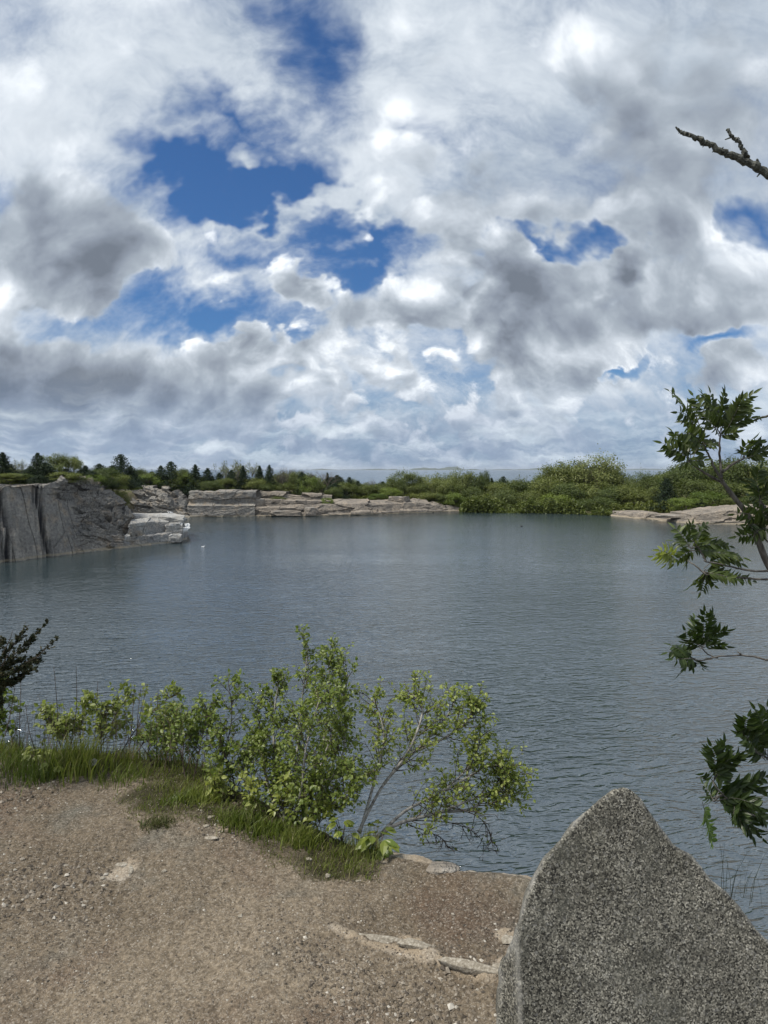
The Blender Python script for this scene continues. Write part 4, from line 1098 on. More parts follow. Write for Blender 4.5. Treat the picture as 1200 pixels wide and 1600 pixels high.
class Leaves:
    def __init__(s): s.V = []; s.F = []; s.n = 0
    def leaf(s, p, d, nrm, L, w, fold=.25, sections=((.0, .0), (.3, .85), (.6, .8), (1, 0)), droop=.15):
        """one blade: midrib plus two edges, folded along the rib"""
        d = d.normalized(); sd_ = d.cross(nrm)
        if sd_.length < .05: sd_ = d.cross(Vector((.3, .5, .8)))
        sd_.normalize(); nn = sd_.cross(d)
        mid = []; lf = []; rt_ = []
        for t, ww in sections:
            c = p + d * (L * t) - nn * (droop * L * t * t)
            if ww == 0: mid.append((s.n, c)); s.V.append(tuple(c)); s.n += 1; lf.append(None); rt_.append(None); continue
            s.V.append(tuple(c)); a = s.n; s.n += 1
            s.V.append(tuple(c + sd_ * (w * ww * .5) + nn * (w * fold * ww * .5))); b_ = s.n; s.n += 1
            s.V.append(tuple(c - sd_ * (w * ww * .5) + nn * (w * fold * ww * .5))); e = s.n; s.n += 1
            mid.append((a, c)); lf.append(b_); rt_.append(e)
        for i in range(len(mid) - 1):
            a, b_ = mid[i][0], mid[i + 1][0]
            for side in (lf, rt_):
                x, y = side[i], side[i + 1]
                f = [v for v in (a, x, y, b_) if v is not None]
                if len(f) >= 3: s.F.append(tuple(f) if side is lf else tuple(reversed(f)))
    def build(s, name, mat, parent): return mesh_obj(name, s.V, s.F, mat, parent)


def curve(pts, n=8):
    """smooth polyline through points"""
    P = [Vector(p) for p in pts]; out_ = []
    for i in range(len(P) - 1):
        a, b_ = P[max(i - 1, 0)], P[i]; c_, d_ = P[i + 1], P[min(i + 2, len(P) - 1)]
        for k in range(n):
            t = k / n
            out_.append(.5 * ((2 * b_) + (c_ - a) * t + (2 * a - 5 * b_ + 4 * c_ - d_) * t * t + (3 * b_ - 3 * c_ + d_ - a) * t ** 3))
    out_.append(P[-1]); return out_


def at_t(C, t):
    x = t * (len(C) - 1); i = min(int(x), len(C) - 2); return C[i].lerp(C[i + 1], x - i), (C[i + 1] - C[i]).normalized()


def shoot(mb, lv, p, d, L, r, leafL, leafW, nleaf, curl=.10, up=.05, lf_up=.2, start=.25, bare=False, down=0.0):
    """a thin twig with alternate leaves"""
    n = 5; P = [p.copy()]; q = p.copy(); dd = d.normalized()
    for i in range(n):
        dd = (dd + rv(curl) + Vector((0, 0, up - down))).normalized(); q = q + dd * (L / n); P.append(q.copy())
    mb.tube(P, [r * (1 - .75 * i / n) for i in range(n + 1)], 4)
    if bare: return P
    for k in range(nleaf):
        t = start + (1 - start) * (k + .5 * rp.random()) / nleaf; c, tn = at_t(P, min(t, .999))
        side = rv(1); side -= tn * side.dot(tn); side.normalize()
        ld = (tn * .5 + side * .9 + Vector((0, 0, -.12))).normalized(); nm = (rv(.55) + Vector((0, -.25, 1))).normalized()
        s_ = rp.uniform(.65, 1.15); lv.leaf(c + side * .004, ld, nm, leafL * s_, leafW * s_, .3, droop=rp.uniform(0, .35))
    return P


def woody(name, stems, twig_n, twig_L, leafL, leafW, label, cat, bark, leafmat, group=None, sub=3, nleaf=5, radius=.008, up=.25, out=Vector((0, 0, 0)), tmin=.22, crown_name='foliage', bare_frac=.0, down=0.0, rtip=.35):
    tr = MB(); tw = MB(); lv = Leaves()
    for si, stem in enumerate(stems):
        w_ = 1.0
        if isinstance(stem, tuple): stem, w_ = stem
        C = curve([px(*q) for q in stem]); n = len(C)
        tr.tube(C, [radius * w_ * (1 - (1 - rtip) * i / (n - 1)) for i in range(n)], 7)
        Lst = sum((C[i + 1] - C[i]).length for i in range(n - 1))
        for k in range(max(1, int(twig_n * w_))):
            t = tmin + (1 - tmin) * (k + rp.random()) / max(1, int(twig_n * w_)); c, tn = at_t(C, min(t, .999))
            side = rv(1); side -= tn * side.dot(tn); side.normalize()
            L_ = twig_L * rp.uniform(.5, 1.2) * (1.05 - .45 * t)
            d = (tn * .65 + side * .75 + Vector((0, 0, up)) + out).normalized()
            br = rp.random() < bare_frac
            P = shoot(tw, lv, c, d, L_, .0022, leafL, leafW, nleaf, .12, .04, bare=br, down=down)
            for j in range(sub):
                cc, t2 = at_t(P, rp.uniform(.25, .98)); s2 = rv(1); s2 -= t2 * s2.dot(t2); s2.normalize()
                P2 = shoot(tw, lv, cc, (t2 * .7 + s2 * .7 + Vector((0, 0, up * .5))).normalized(), L_ * rp.uniform(.3, .55), .0013, leafL, leafW, nleaf, .14, .03, bare=br, down=down)
                if br:
                    for _ in range(2): shoot(tw, lv, at_t(P2, rp.uniform(.3, .9))[0], (t2 + rv(.6)).normalized(), L_ * .2, .0009, 0, 0, 0, .15, 0, bare=True, down=down)
    f = px(*(stems[0][0][0] if isinstance(stems[0], tuple) else stems[0][0])); root = empty(name, f)
    parts = [tr.build('trunk', bark, smooth=True), tw.build('twigs', M_BRTWIG)]
    if lv.V: parts.append(lv.build(crown_name, leafmat, None))
    recentre(root, parts); tag(root, label, cat, group); return root


M_BRTWIG = bark_material('brown_twigs', (.035, .027, .022), (.10, .075, .055), 60)
woody('birch_tree', [
    [(452, 1290, 3.15), (462, 1200, 3.25), (470, 1110, 3.35), (482, 1010, 3.40)], [(462, 1292, 3.15), (498, 1205, 3.2), (528, 1120, 3.25), (545, 1055, 3.3)],
    [(446, 1285, 3.15), (430, 1200, 3.3), (428, 1120, 3.4), (436, 1065, 3.45)], [(470, 1295, 3.12), (505, 1240, 3.1), (535, 1180, 3.1), (540, 1120, 3.1)],
    [(450, 1290, 3.15), (470, 1240, 3.05), (478, 1170, 3.0), (500, 1090, 3.05)], [(448, 1290, 3.15), (425, 1250, 3.2), (412, 1200, 3.3), (405, 1150, 3.35)],
    [(470, 1295, 3.1), (500, 1270, 3.05), (540, 1240, 3.0), (555, 1215, 3.0)], [(455, 1290, 3.15), (500, 1180, 3.4), (515, 1080, 3.5), (512, 1030, 3.55)]],
    38, .18, .021, .0155, 'upright bushy young birch with small bright leaves on the brink', 'tree', M_BIRCHBARK, M_BIRCHLEAF, sub=4, nleaf=5, radius=.007, up=.25, crown_name='crown', tmin=.06)
woody('birch_tree', [
    ([(578, 1318, 2.98), (620, 1288, 3.05), (690, 1268, 3.2), (760, 1240, 3.35), (800, 1236, 3.45)], 1.3), ([(590, 1308, 3.0), (632, 1268, 3.1), (690, 1236, 3.25), (735, 1195, 3.35), (752, 1150, 3.4)], 1.1),
    ([(560, 1300, 3.0), (600, 1225, 3.15), (645, 1178, 3.3), (690, 1130, 3.4), (712, 1095, 3.45)], 1.0), [(562, 1302, 3.0), (585, 1220, 3.1), (600, 1150, 3.2), (585, 1095, 3.3)],
    [(600, 1225, 3.15), (640, 1170, 3.2), (660, 1110, 3.3), (645, 1085, 3.35)], [(690, 1268, 3.2), (740, 1262, 3.3), (775, 1225, 3.35), (790, 1200, 3.4)],
    [(640, 1178, 3.3), (700, 1150, 3.35), (735, 1120, 3.4), (740, 1105, 3.4)], [(690, 1236, 3.25), (730, 1215, 3.3), (770, 1195, 3.35), (800, 1215, 3.4)]],
    30, .18, .020, .015, 'leaning silver-barked birch reaching out over the water', 'tree', M_BIRCHBARK, M_BIRCHLEAF, sub=3, nleaf=5, radius=.0075, up=.12, tmin=.30, crown_name='crown')
woody('birch_branch', [[(640, 1282, 3.1), (700, 1285, 3.2), (740, 1300, 3.3), (765, 1330, 3.35)], [(640, 1290, 3.1), (670, 1300, 3.15), (690, 1310, 3.2), (700, 1325, 3.2)], [(700, 1260, 3.2), (745, 1275, 3.25), (765, 1300, 3.3), (770, 1318, 3.3)]],
      14, .10, .02, .014, 'drooping leafless dark twigs hanging under the leaning birch', 'branch', M_BRTWIG, M_BIRCHLEAF, sub=2, nleaf=1, radius=.0026, up=-.1, bare_frac=.9, down=.10)
# leafy saplings and shrubs along the brink
GSH = 'leafy saplings growing along the brink'
woody('sapling', [[(150, 1190, 3.9), (165, 1150, 3.95), (185, 1110, 4.0), (205, 1085, 4.0)], [(180, 1195, 3.85), (205, 1150, 3.9), (240, 1110, 3.9), (272, 1085, 3.9)], [(130, 1188, 3.95), (125, 1150, 4.0), (128, 1120, 4.0), (135, 1095, 4.0)],
                  [(160, 1192, 3.8), (158, 1160, 3.85), (160, 1130, 3.85), (166, 1108, 3.85)], [(230, 1200, 3.75), (255, 1175, 3.8), (270, 1150, 3.8), (280, 1120, 3.8)], [(110, 1190, 3.9), (112, 1160, 3.9), (104, 1145, 3.95), (100, 1135, 3.95)],
                  [(200, 1198, 3.8), (225, 1160, 3.85), (250, 1140, 3.85), (268, 1128, 3.85)], [(100, 1185, 4.0), (90, 1150, 4.05), (82, 1130, 4.05), (78, 1112, 4.1)]],
      22, .14, .031, .023, 'airy sapling with broad pale leaves above the tall grass at left', 'sapling', M_BRTWIG, M_SAPLEAF, GSH, 2, 4, .0035, .15)
woody('sapling', [[(300, 1230, 3.5), (310, 1180, 3.55), (320, 1130, 3.6), (322, 1105, 3.6)], [(330, 1235, 3.5), (350, 1180, 3.5), (362, 1120, 3.5), (358, 1072, 3.5)], [(360, 1250, 3.4), (385, 1200, 3.4), (405, 1150, 3.4), (402, 1100, 3.45)],
                  [(290, 1220, 3.5), (285, 1180, 3.55), (290, 1150, 3.6), (300, 1125, 3.6)], [(370, 1255, 3.4), (365, 1220, 3.4), (352, 1180, 3.4), (340, 1150, 3.45)], [(320, 1235, 3.5), (345, 1215, 3.5), (375, 1190, 3.45), (395, 1175, 3.45)]],
      22, .16, .024, .018, 'fine-leaved green shrub between the pale sapling and the birch', 'shrub', M_BRTWIG, M_BIRCHLEAF, GSH, 3, 4, .0035, .15)
woody('sapling', [[(255, 1215, 3.6), (262, 1175, 3.65), (270, 1140, 3.7), (276, 1110, 3.7)], [(280, 1220, 3.55), (300, 1180, 3.6), (312, 1150, 3.6), (330, 1125, 3.6)], [(240, 1210, 3.65), (232, 1170, 3.7), (236, 1140, 3.7)]],
      16, .12, .023, .017, 'wispy low shrub filling the gap between pale sapling and fine-leaved shrub', 'shrub', M_BRTWIG, M_BIRCHLEAF, GSH, 2, 4, .0028, .2)
woody('sapling', [[(-20, 1180, 4.0), (-5, 1140, 4.0), (8, 1110, 4.0), (20, 1100, 4.0)], [(-40, 1180, 4.0), (-20, 1120, 4.0), (-5, 1085, 4.0), (5, 1075, 4.0)], [(20, 1182, 4.0), (18, 1150, 4.0), (10, 1130, 4.0), (4, 1120, 4.0)]],
      8, .12, .034, .024, 'small yellow-green sapling at the left frame edge under the juniper', 'sapling', M_BRTWIG, M_YELLOW, GSH, 2, 4, .003, .15)
woody('sapling', [[(400, 1275, 3.2), (395, 1250, 3.2), (385, 1230, 3.2)], [(430, 1288, 3.1), (440, 1260, 3.1), (450, 1240, 3.1)], [(350, 1262, 3.25), (345, 1240, 3.3), (335, 1225, 3.3)], [(490, 1310, 3.0), (500, 1285, 3.0), (515, 1270, 3.0)]],
      9, .10, .030, .022, 'low leafy scrub at the foot of the upright birch', 'shrub', M_BRTWIG, M_SAPLEAF, GSH, 2, 4, .0028, .2)

# broad-leaved seedlings
def seedling(a, b_, depth, n, L, mat, lab, hgt=.10):
    root = empty('seedling', px(a, b_, depth)); p0 = Vector(root.location); st = MB(); lv = Leaves()
    for i in range(n):
        an = i * 2.4 + rp.random(); hh_ = hgt * (.3 + .8 * rp.random()); o_d = Vector((math.cos(an), math.sin(an), 0))
        q = p0 + Vector((0, 0, hh_)) + o_d * rp.uniform(.01, .06)
        st.tube([p0, p0.lerp(q, .5) + Vector((0, 0, .01)), q], [.0018, .0014, .001], 4)
        for k in range(3):
            d = (o_d + Vector((math.cos(an + (k - 1) * 1.1), math.sin(an + (k - 1) * 1.1), .0)) + Vector((0, 0, rp.uniform(-.5, .2)))).normalized()
            lv.leaf(q, d, Vector((0, -.2, 1)) + rv(.25), L * rp.uniform(.7, 1.1), L * .55, .2, ((0, 0), (.2, .6), (.45, 1), (.75, .7), (1, 0)), .35)
    recentre(root, [st.build('stem', M_STALK), lv.build('foliage', mat, None)]); tag(root, lab, 'seedling', 'broad-leaved seedlings on the brink')


seedling(590, 1335, 2.88, 13, .062, M_YELLOW, 'glossy yellow-green broad-leaved seedling where the birch meets bare rock', .12)
seedling(535, 1318, 2.95, 8, .045, M_YELLOW, 'reddish yellow-leaved seedling just left of the glossy one', .10)
seedling(60, 1200, 3.75, 9, .05, M_SAPLEAF, 'leafy green weed left of the tallest grass clump', .10)
seedling(85, 1215, 3.6, 8, .045, M_SAPLEAF, 'leafy weed under the tallest grass clump near the dandelion', .09)

# grass
def blades(P, H_, lean, rng, width, wind=(.15, 0)):
    """curved tapering blades at points P with heights H_"""
    K = len(P); a = rng.random(K) * 6.283; o_ = np.stack([np.cos(a), np.sin(a), a * 0], 1) * (lean * (.3 + rng.random(K)))[:, None] + np.array([wind[0], wind[1], 0])
    b2 = rng.random(K) * 6.283; sd_ = np.stack([np.cos(b2), np.sin(b2), b2 * 0], 1) * (width * (.6 + .8 * rng.random(K)))[:, None]
    V = []
    for t, w_ in ((0, 1), (.4, .85), (.75, .55), (1, .0)):
        c = P + np.stack([o_[:, 0] * H_ * t * t, o_[:, 1] * H_ * t * t, H_ * (t - .25 * t * t * np.linalg.norm(o_, axis=1))], 1)
        V += [c - sd_ * w_, c + sd_ * w_] if w_ else [c]
    V = np.stack(V, 1); f = np.array([(0, 1, 3, 2), (2, 3, 5, 4)]); f3 = np.array([(4, 5, 6)])
    base = (7 * np.arange(K))[:, None, None]
    return V.reshape(-1, 3), (f[None] + base).reshape(-1, 4).tolist() + (f3[None] + base).reshape(-1, 3).tolist()


rgr = np.random.default_rng(8)
Kc = 80000
GX_ = rgr.uniform(-3.4, -.02, Kc); GY_ = rgr.uniform(2.6, 4.4, Kc); gz_, gs_ = ground_z(GX_, GY_)
wturf = .13 - .12 * GX_ + .22 * fbm(GX_ * 2.5, GY_ * 2.5, oct=3, seed=9)
ok = (gs_ > -wturf) & (gs_ < .06) & (rgr.random(Kc) < np.clip(.75 + .8 * fbm(GX_ * 4, GY_ * 4, oct=3, seed=14), .15, 1))
Pg = np.stack([GX_, GY_, gz_ - .004], 1)[ok]; gs2 = gs_[ok]
inner = np.clip((gs2 + wturf[ok]) / .22, 0, 1)
Hh = (.014 + .055 * inner ** 1.6 * np.clip(.7 + fbm(Pg[:, 0] * 3, Pg[:, 1] * 3, oct=2, seed=15), .2, 1.6)) * (.6 + .7 * rgr.random(len(Pg)))
dry = rgr.random(len(Pg)) < (.70 - .50 * inner)
for sel, mt, lb in ((~dry, M_GRASS, 'uneven green grass covering the brink at the left of the path'), (dry, M_TURF, 'short dry yellowish turf where the grass thins out onto the path')):
    V, F = blades(Pg[sel], Hh[sel], .55, rgr, .0016)
    tag(mesh_obj('grass', V, F, mt), lb, 'grass', kind='stuff')


def tuft(a, b_, n, spread, hgt, lab, mat=None, lean=.5, width=.0022, depth=None, group='separate clumps of grass'):
    p = onz(a, b_, GZ) if depth is None else px(a, b_, depth); z = gz(p.x, p.y) if depth is None else p.z
    root = empty('grass_tuft', (p.x, p.y, z)); k = rgr.normal(size=(n, 2)) * spread
    P = np.stack([p.x + k[:, 0], p.y + k[:, 1] * .7, np.full(n, z - .01)], 1)
    V, F = blades(P, hgt * (.45 + .6 * rgr.random(n)), lean, rgr, width)
    o = mesh_obj('grass_tuft', V, F, mat or M_GRASS); bpy.data.objects.remove(root); tag(o, lab, 'grass clump', group)


tuft(118, 1214, 520, .075, .21, 'tallest dense bright green grass clump, behind the dandelion head', lean=.35, width=.0026)
tuft(70, 1222, 260, .08, .13, 'mid-height grass clump left of the tallest clump', lean=.5)
tuft(190, 1222, 260, .09, .12, 'spreading grass clump right of the dandelion head')
tuft(20, 1205, 300, .10, .15, 'coarse grass clump at the left frame edge')
tuft(246, 1296, 340, .035, .045, 'low fuzzy grass clump standing alone on the bare path', M_TURF, .7)
tuft(275, 1262, 120, .03, .05, 'small yellowish weed clump above the lone clump on the path', M_YELLOW, .8)
tuft(375, 1290, 380, .05, .10, 'grass clump hanging at the path edge below the fine-leaved shrub')
tuft(470, 1316, 420, .045, .10, 'bright grass clump just left of the birch foot')
tuft(425, 1300, 320, .05, .085, 'grass clump between the shrub and the birch foot')
tuft(545, 1328, 140, .025, .04, 'thin dry grass clump at the end of the turf strip', M_TURF, .7)
tuft(300, 1258, 300, .06, .09, 'leaning grass clump below the left end of the shrub')
tuft(1155, 1400, 14, .03, .22, 'few thin dark grass blades standing against the water right of the slab', M_JUNI, .3, .0008, 2.3)
tuft(330, 1262, 160, .04, .07, 'short grass clump between two larger clumps under the shrub')

# dry upright stalks among the grass
GST = 'dry upright stalks among the brink plants'
for i, (x0, y0, x1, y1, dp, lab) in enumerate([
    (88, 1185, 84, 1043, 3.9, 'thin straight dry stalk, tallest at far left'), (106, 1185, 119, 1040, 3.9, 'tall dry stalk leaning slightly right of the tallest one'),
    (145, 1185, 153, 1065, 3.9, 'dry stalk between the pair at left and the pale sapling'), (30, 1180, 33, 1060, 3.9, 'dry stalk rising just right of the juniper'),
    (8, 1150, 24, 1068, 3.8, 'dry stalk leaning right in front of the juniper'), (200, 1190, 210, 1070, 3.85, 'dry stalk in the pale sapling, left one'),
    (205, 1195, 231, 1068, 3.85, 'dry stalk leaning right inside the pale sapling'), (245, 1195, 247, 1078, 3.8, 'dry vertical stalk at the right side of the pale sapling'),
    (215, 1195, 220, 1075, 3.9, 'middle one of the dry stalks in the pale sapling'), (283, 1200, 284, 1100, 3.7, 'lone dry stalk in the gap left of the fine-leaved shrub'),
    (60, 1185, 40, 1100, 3.8, 'short dark forked stalk bending left near the frame edge')]):
    a, b_ = px(x0, y0, dp), px(x1, y1, dp); mb = MB(); C = curve([a, a.lerp(b_, .5) + rv(.008), b_], 5)
    mb.tube(C, [.0028 * (1 - .6 * k / (len(C) - 1)) for k in range(len(C))], 5)
    for k in range(5):
        c, tn = at_t(C, rp.uniform(.45, .98)); s_ = rv(1); s_.z = abs(s_.z) + .8; mb.tube([c, c + s_.normalized() * rp.uniform(.012, .035)], [.0011, .0006], 3)
    root = empty('dry_stalk', a); o = mb.build('dry_stalk', M_STALK); o.data.transform(Matrix.Translation(-a)); o.location = a
    bpy.data.objects.remove(root); tag(o, lab, 'stalk', GST)

# thinner dead stems: too many to count, one mass
mb = MB()
for k in range(130):
    x0 = rp.uniform(-10, 430); dp = 3.95 - .0016 * max(x0, 0); y0 = 1185 + max(0, x0 - 250) * .28
    a, b_ = px(x0, y0, dp), px(x0 + rp.gauss(4, 12), y0 - rp.uniform(25, 105), dp + rp.uniform(-.05, .15)); C = curve([a, a.lerp(b_, .5) + rv(.007), b_], 4)
    mb.tube(C, [.0013 * (1 - .7 * i / (len(C) - 1)) for i in range(len(C))], 3)
    for _ in range(2):
        c, tn = at_t(C, rp.uniform(.4, .95)); mb.tube([c, c + (tn + rv(.5)).normalized() * rp.uniform(.015, .05)], [.0008, .0004], 3)
tag(mb.build('dead_stems', M_STALK), 'tangle of thin dead stems among the grass and saplings on the brink', 'dead stems', kind='stuff')

# dandelion seed head
p = onz(146, 1216, GZ); z0 = gz(p.x, p.y); root = empty('dandelion', (p.x, p.y, z0)); st = MB(); st.tube([(p.x, p.y, z0), (p.x + .004, p.y, z0 + .03), (p.x, p.y, z0 + .055)], [.0016, .0014, .0013], 5)
hd = Leaves(); c0 = Vector((p.x, p.y, z0 + .062)); fz = MB()
for i in range(150):
    d = rv(1).normalized(); e = c0 + d * .0165; fz.tube([c0 + d * .002, e], [.0003, .0003], 3)
    for k in range(4): fz.tube([e, e + (d + rv(.9)).normalized() * .005], [.0004, .0002], 3)
m, n, b = material('dandelion_fluff', .9, .1); b.inputs['Base Color'].default_value = (.62, .61, .58, 1)
recentre(root, [st.build('stem', M_GRASS), fz.build('seed_head', m)]); tag(root, 'white dandelion seed head on a short stem in the grass', 'flower')

# juniper bough entering at the left
tr = MB(); fo = []; rj = np.random.default_rng(17); tdir = []
tr.tube(curve([Vector((-3.6, 3.9, gz(-3.6, 3.9) - .1)), Vector((-3.4, 3.8, 10.75)), px(-150, 1105, 3.5), px(-80, 1080, 3.5)]), [.035 - .0008 * i for i in range(25)], 8)
bt = MB(); bare_t = MB()
for (pts, w_) in [([(-80, 1085), (-10, 1050), (30, 1015), (74, 972)], 1.0), ([(-80, 1090), (0, 1060), (45, 1035), (90, 998)], 1.0), ([(-80, 1095), (-20, 1075), (20, 1065), (54, 1044)], .9), ([(-80, 1080), (-30, 1040), (-5, 1015), (5, 1000)], .8),
                  ([(-60, 1080), (0, 1045), (25, 1025), (50, 1000)], .9), ([(-80, 1095), (-20, 1062), (20, 1048), (60, 1030)], 1.0), ([(-80, 1100), (-30, 1080), (0, 1070), (20, 1068)], .9), ([(-40, 1070), (0, 1030), (20, 1008), (40, 985)], .7), ([(-60, 1090), (-15, 1070), (0, 1080), (-5, 1095)], .8),
                  ([(-210, 1110), (-170, 1060), (-140, 1020), (-120, 990)], 1.0), ([(-190, 1105), (-150, 1070), (-110, 1040), (-70, 1020)], 1.0), ([(-230, 1115), (-220, 1060), (-230, 1010), (-215, 970)], 1.0), ([(-160, 1110), (-120, 1120), (-90, 1130), (-60, 1125)], .8), ([(-250, 1120), (-270, 1060), (-290, 1000), (-300, 940)], 1.0), ([(-150, 1100), (-110, 1070), (-70, 1045), (-40, 1015)], 1.0), ([(-290, 1130), (-330, 1080), (-350, 1020), (-360, 980)], 1.0),
                  ([(-60, 1092), (-25, 1085), (-5, 1090), (0, 1100)], .8), ([(-60, 1075), (-10, 1058), (15, 1040), (35, 1030)], 1.0), ([(-60, 1085), (0, 1068), (30, 1056), (48, 1036)], 1.0)]:
    C = curve([px(a, b_, 3.5 + rp.uniform(-.12, .12)) for a, b_ in pts]); n_ = len(C); bt.tube(C, [.004 * (1 - .7 * i / (n_ - 1)) for i in range(n_)], 5)
    for k in range(int(62 * w_)):
        c, tn = at_t(C, .12 + .87 * rp.random()); s_ = rv(1); s_ -= tn * s_.dot(tn); d = (tn + s_.normalized() * .6).normalized()
        L_ = rp.uniform(.02, .05); 
        for q in range(16):
            t = rp.random(); fo.append(tuple(c + d * L_ * t + rv(.0028))); tdir.append(tuple(d))
for pts in [[(0, 1045), (20, 1010), (33, 990), (40, 972)], [(5, 1020), (15, 1000), (20, 985)], [(-10, 1030), (0, 1000), (-5, 985)], [(30, 990), (40, 980), (46, 977)], [(40, 1035), (60, 1025), (70, 1012)]]:
    C = curve([px(a, b_, 3.45) for a, b_ in pts]); bare_t.tube(C, [.0028 * (1 - .7 * i / (len(C) - 1)) for i in range(len(C))], 4)
fo = np.array(fo); V, F = leaf_quads(fo, .0042, rj, None, .2, 1.9, np.array(tdir))
root = empty('juniper_tree', (-3.6, 3.9, gz(-3.6, 3.9)))
recentre(root, [tr.build('trunk', M_BARK, smooth=True), bt.build('branch', M_BARK), bare_t.build('twigs', M_STALK), mesh_obj('foliage', V, F, M_JUNI)])
tag(root, 'dark wind-bent juniper bough pointing in from the left edge', 'juniper')

# ---- sumac at the right
def compound(lv, ra, base, tip, npair=9, L=.058, W_=.017, bow=.12, toward=0.0):
    """pinnate leaf: rachis from base to tip with paired lance-shaped leaflets"""
    ax = tip - base; Lr = ax.length; d = ax.normalized()
    vn = Vector((rp.gauss(0, .55), -1, rp.gauss(.15, .55))); vn -= d * vn.dot(d); vn.normalize(); sd_ = d.cross(vn)
    bv = (Vector((0, 0, 1)) * bow * Lr + sd_ * rp.uniform(-.1, .1) * Lr)
    C = [base + d * Lr * t + bv * math.sin(t * math.pi) for t in [i / 8 for i in range(9)]]
    ra.tube(C, [.0016 * (1 - .6 * i / 8) for i in range(9)], 4)
    n = max(4, int(npair * min(1, Lr / .16)))
    for i in range(n):
        t = .18 + .80 * i / n; c, tn = at_t(C, min(t, .995)); s_ = .62 + .38 * math.sin(math.pi * min(1, t * 1.05 + .05)); Ls = L * s_ * min(1, .55 + Lr / .3)
        for sg in (-1, 1):
            ld = (tn * rp.uniform(.5, .8) + sd_ * sg * rp.uniform(.55, .95) - Vector((0, 0, 1)) * rp.uniform(.05, .30) + Vector((.34, 0, 0)) + vn * rp.uniform(-.1, .35)).normalized()
            lv.leaf(c, ld, (vn + rv(.28)).normalized(), Ls * rp.uniform(.85, 1.1), W_ * rp.uniform(.8, 1.1), .35, ((0, 0), (.18, .75), (.42, 1), (.72, .62), (1, 0)), rp.uniform(.1, .45))
    lv.leaf(C[-1], (C[-1] - C[-2]).normalized(), vn, L * .75, W_ * .8, .3, ((0, 0), (.25, .8), (.6, .7), (1, 0)), .2)


def A(cx, cy): return (980 + cx / 3.3333, 580 + cy / 3.3333)


def B(cx, cy): return (1000 + cx / 3.5555, 1050 + cy / 3.5555)


DS = 2.95
gz_s = gz(2.25, 3.0)
stem_pts = [Vector((2.25, 3.05, gz_s - .3)), Vector((2.1, 3.05, (gz_s + 10.2) / 2)), px(1345, 1520, 3.0), px(1310, 1280, 3.0), px(1285, 1060, 2.98), px(1232, 935, DS), px(1198, 878, DS), px(1172, 812, DS), px(1146, 776, DS), px(1128, 752, DS)]
SP = curve(stem_pts)
root = empty('sumac_tree', (2.25, 3.05, gz_s)); sparts = []
tk = MB(); ks = len(SP); tk.tube(SP, [.030 - .0225 * (i / (ks - 1)) ** .8 for i in range(ks)], 9); sparts.append(tk.build('trunk', M_SUMACBARK, smooth=True))
BR = [[A(510, 590), A(430, 545), A(360, 500), A(322, 462)], [A(492, 560), A(484, 470), A(482, 400), A(486, 330)], [A(500, 575), A(460, 510), A(425, 440), A(400, 385)], [A(495, 525), A(540, 490), A(590, 462), A(612, 450)],
      [(1262, 1000), (1232, 918), A(650, 1080), A(520, 1068), A(410, 1058)], [(1262, 990), (1225, 903), A(640, 1040), A(540, 1020), A(400, 985)], [A(410, 1058), A(350, 1010), A(315, 985)], [A(410, 990), A(370, 920), A(340, 880)],
      [(1290, 1080), (1240, 1036), A(720, 1500), A(600, 1478), A(440, 1495)], [A(470, 1493), A(430, 1480), A(385, 1440)], [A(440, 1495), A(380, 1505), A(340, 1502)], [A(600, 1480), A(585, 1470), A(575, 1462)],
      [(1312, 1290), (1245, 1282), B(711, 815), B(560, 770), B(470, 690), B(405, 722)], [B(520, 740), B(440, 660), B(400, 600)], [(1305, 1240), (1240, 1205), B(760, 540), B(705, 480), B(640, 440)], [B(470, 690), B(440, 690), B(410, 720)],
      [(1285, 1060), (1260, 900), (1215, 840), A(715, 705), A(690, 680)], [A(745, 900), A(690, 840), A(670, 790)], [(1250, 640), A(740, 232), A(640, 262), A(575, 282)]]
bm_ = MB()
for q in BR:
    C = curve([px(a, b_, DS + rp.uniform(-.04, .04)) for a, b_ in q], 6); n_ = len(C); r0 = .0062 if len(q) > 3 else .0040
    C = [c + rv(.0012) for c in C]
    bm_.tube(C, [r0 * (1 - .5 * i / (n_ - 1)) for i in range(n_)], 6)
for q, r0 in (([(1222, 915), (1262, 850), (1285, 760), (1278, 690), (1250, 640)], .007), ([(1285, 1060), (1340, 960), (1370, 870), (1365, 790)], .007), ([(1310, 1280), (1375, 1180), (1400, 1090)], .007), ([(1285, 760), (1330, 700), (1350, 640), (1345, 590)], .005), ([(1340, 1480), (1400, 1400), (1430, 1320)], .007)):
    C = curve([px(a, b_, DS + .03) for a, b_ in q], 6); bm_.tube(C, [r0 * (1 - .5 * i / (len(C) - 1)) for i in range(len(C))], 6)
sparts.append(bm_.build('branch', M_SUMACBARK, smooth=True))
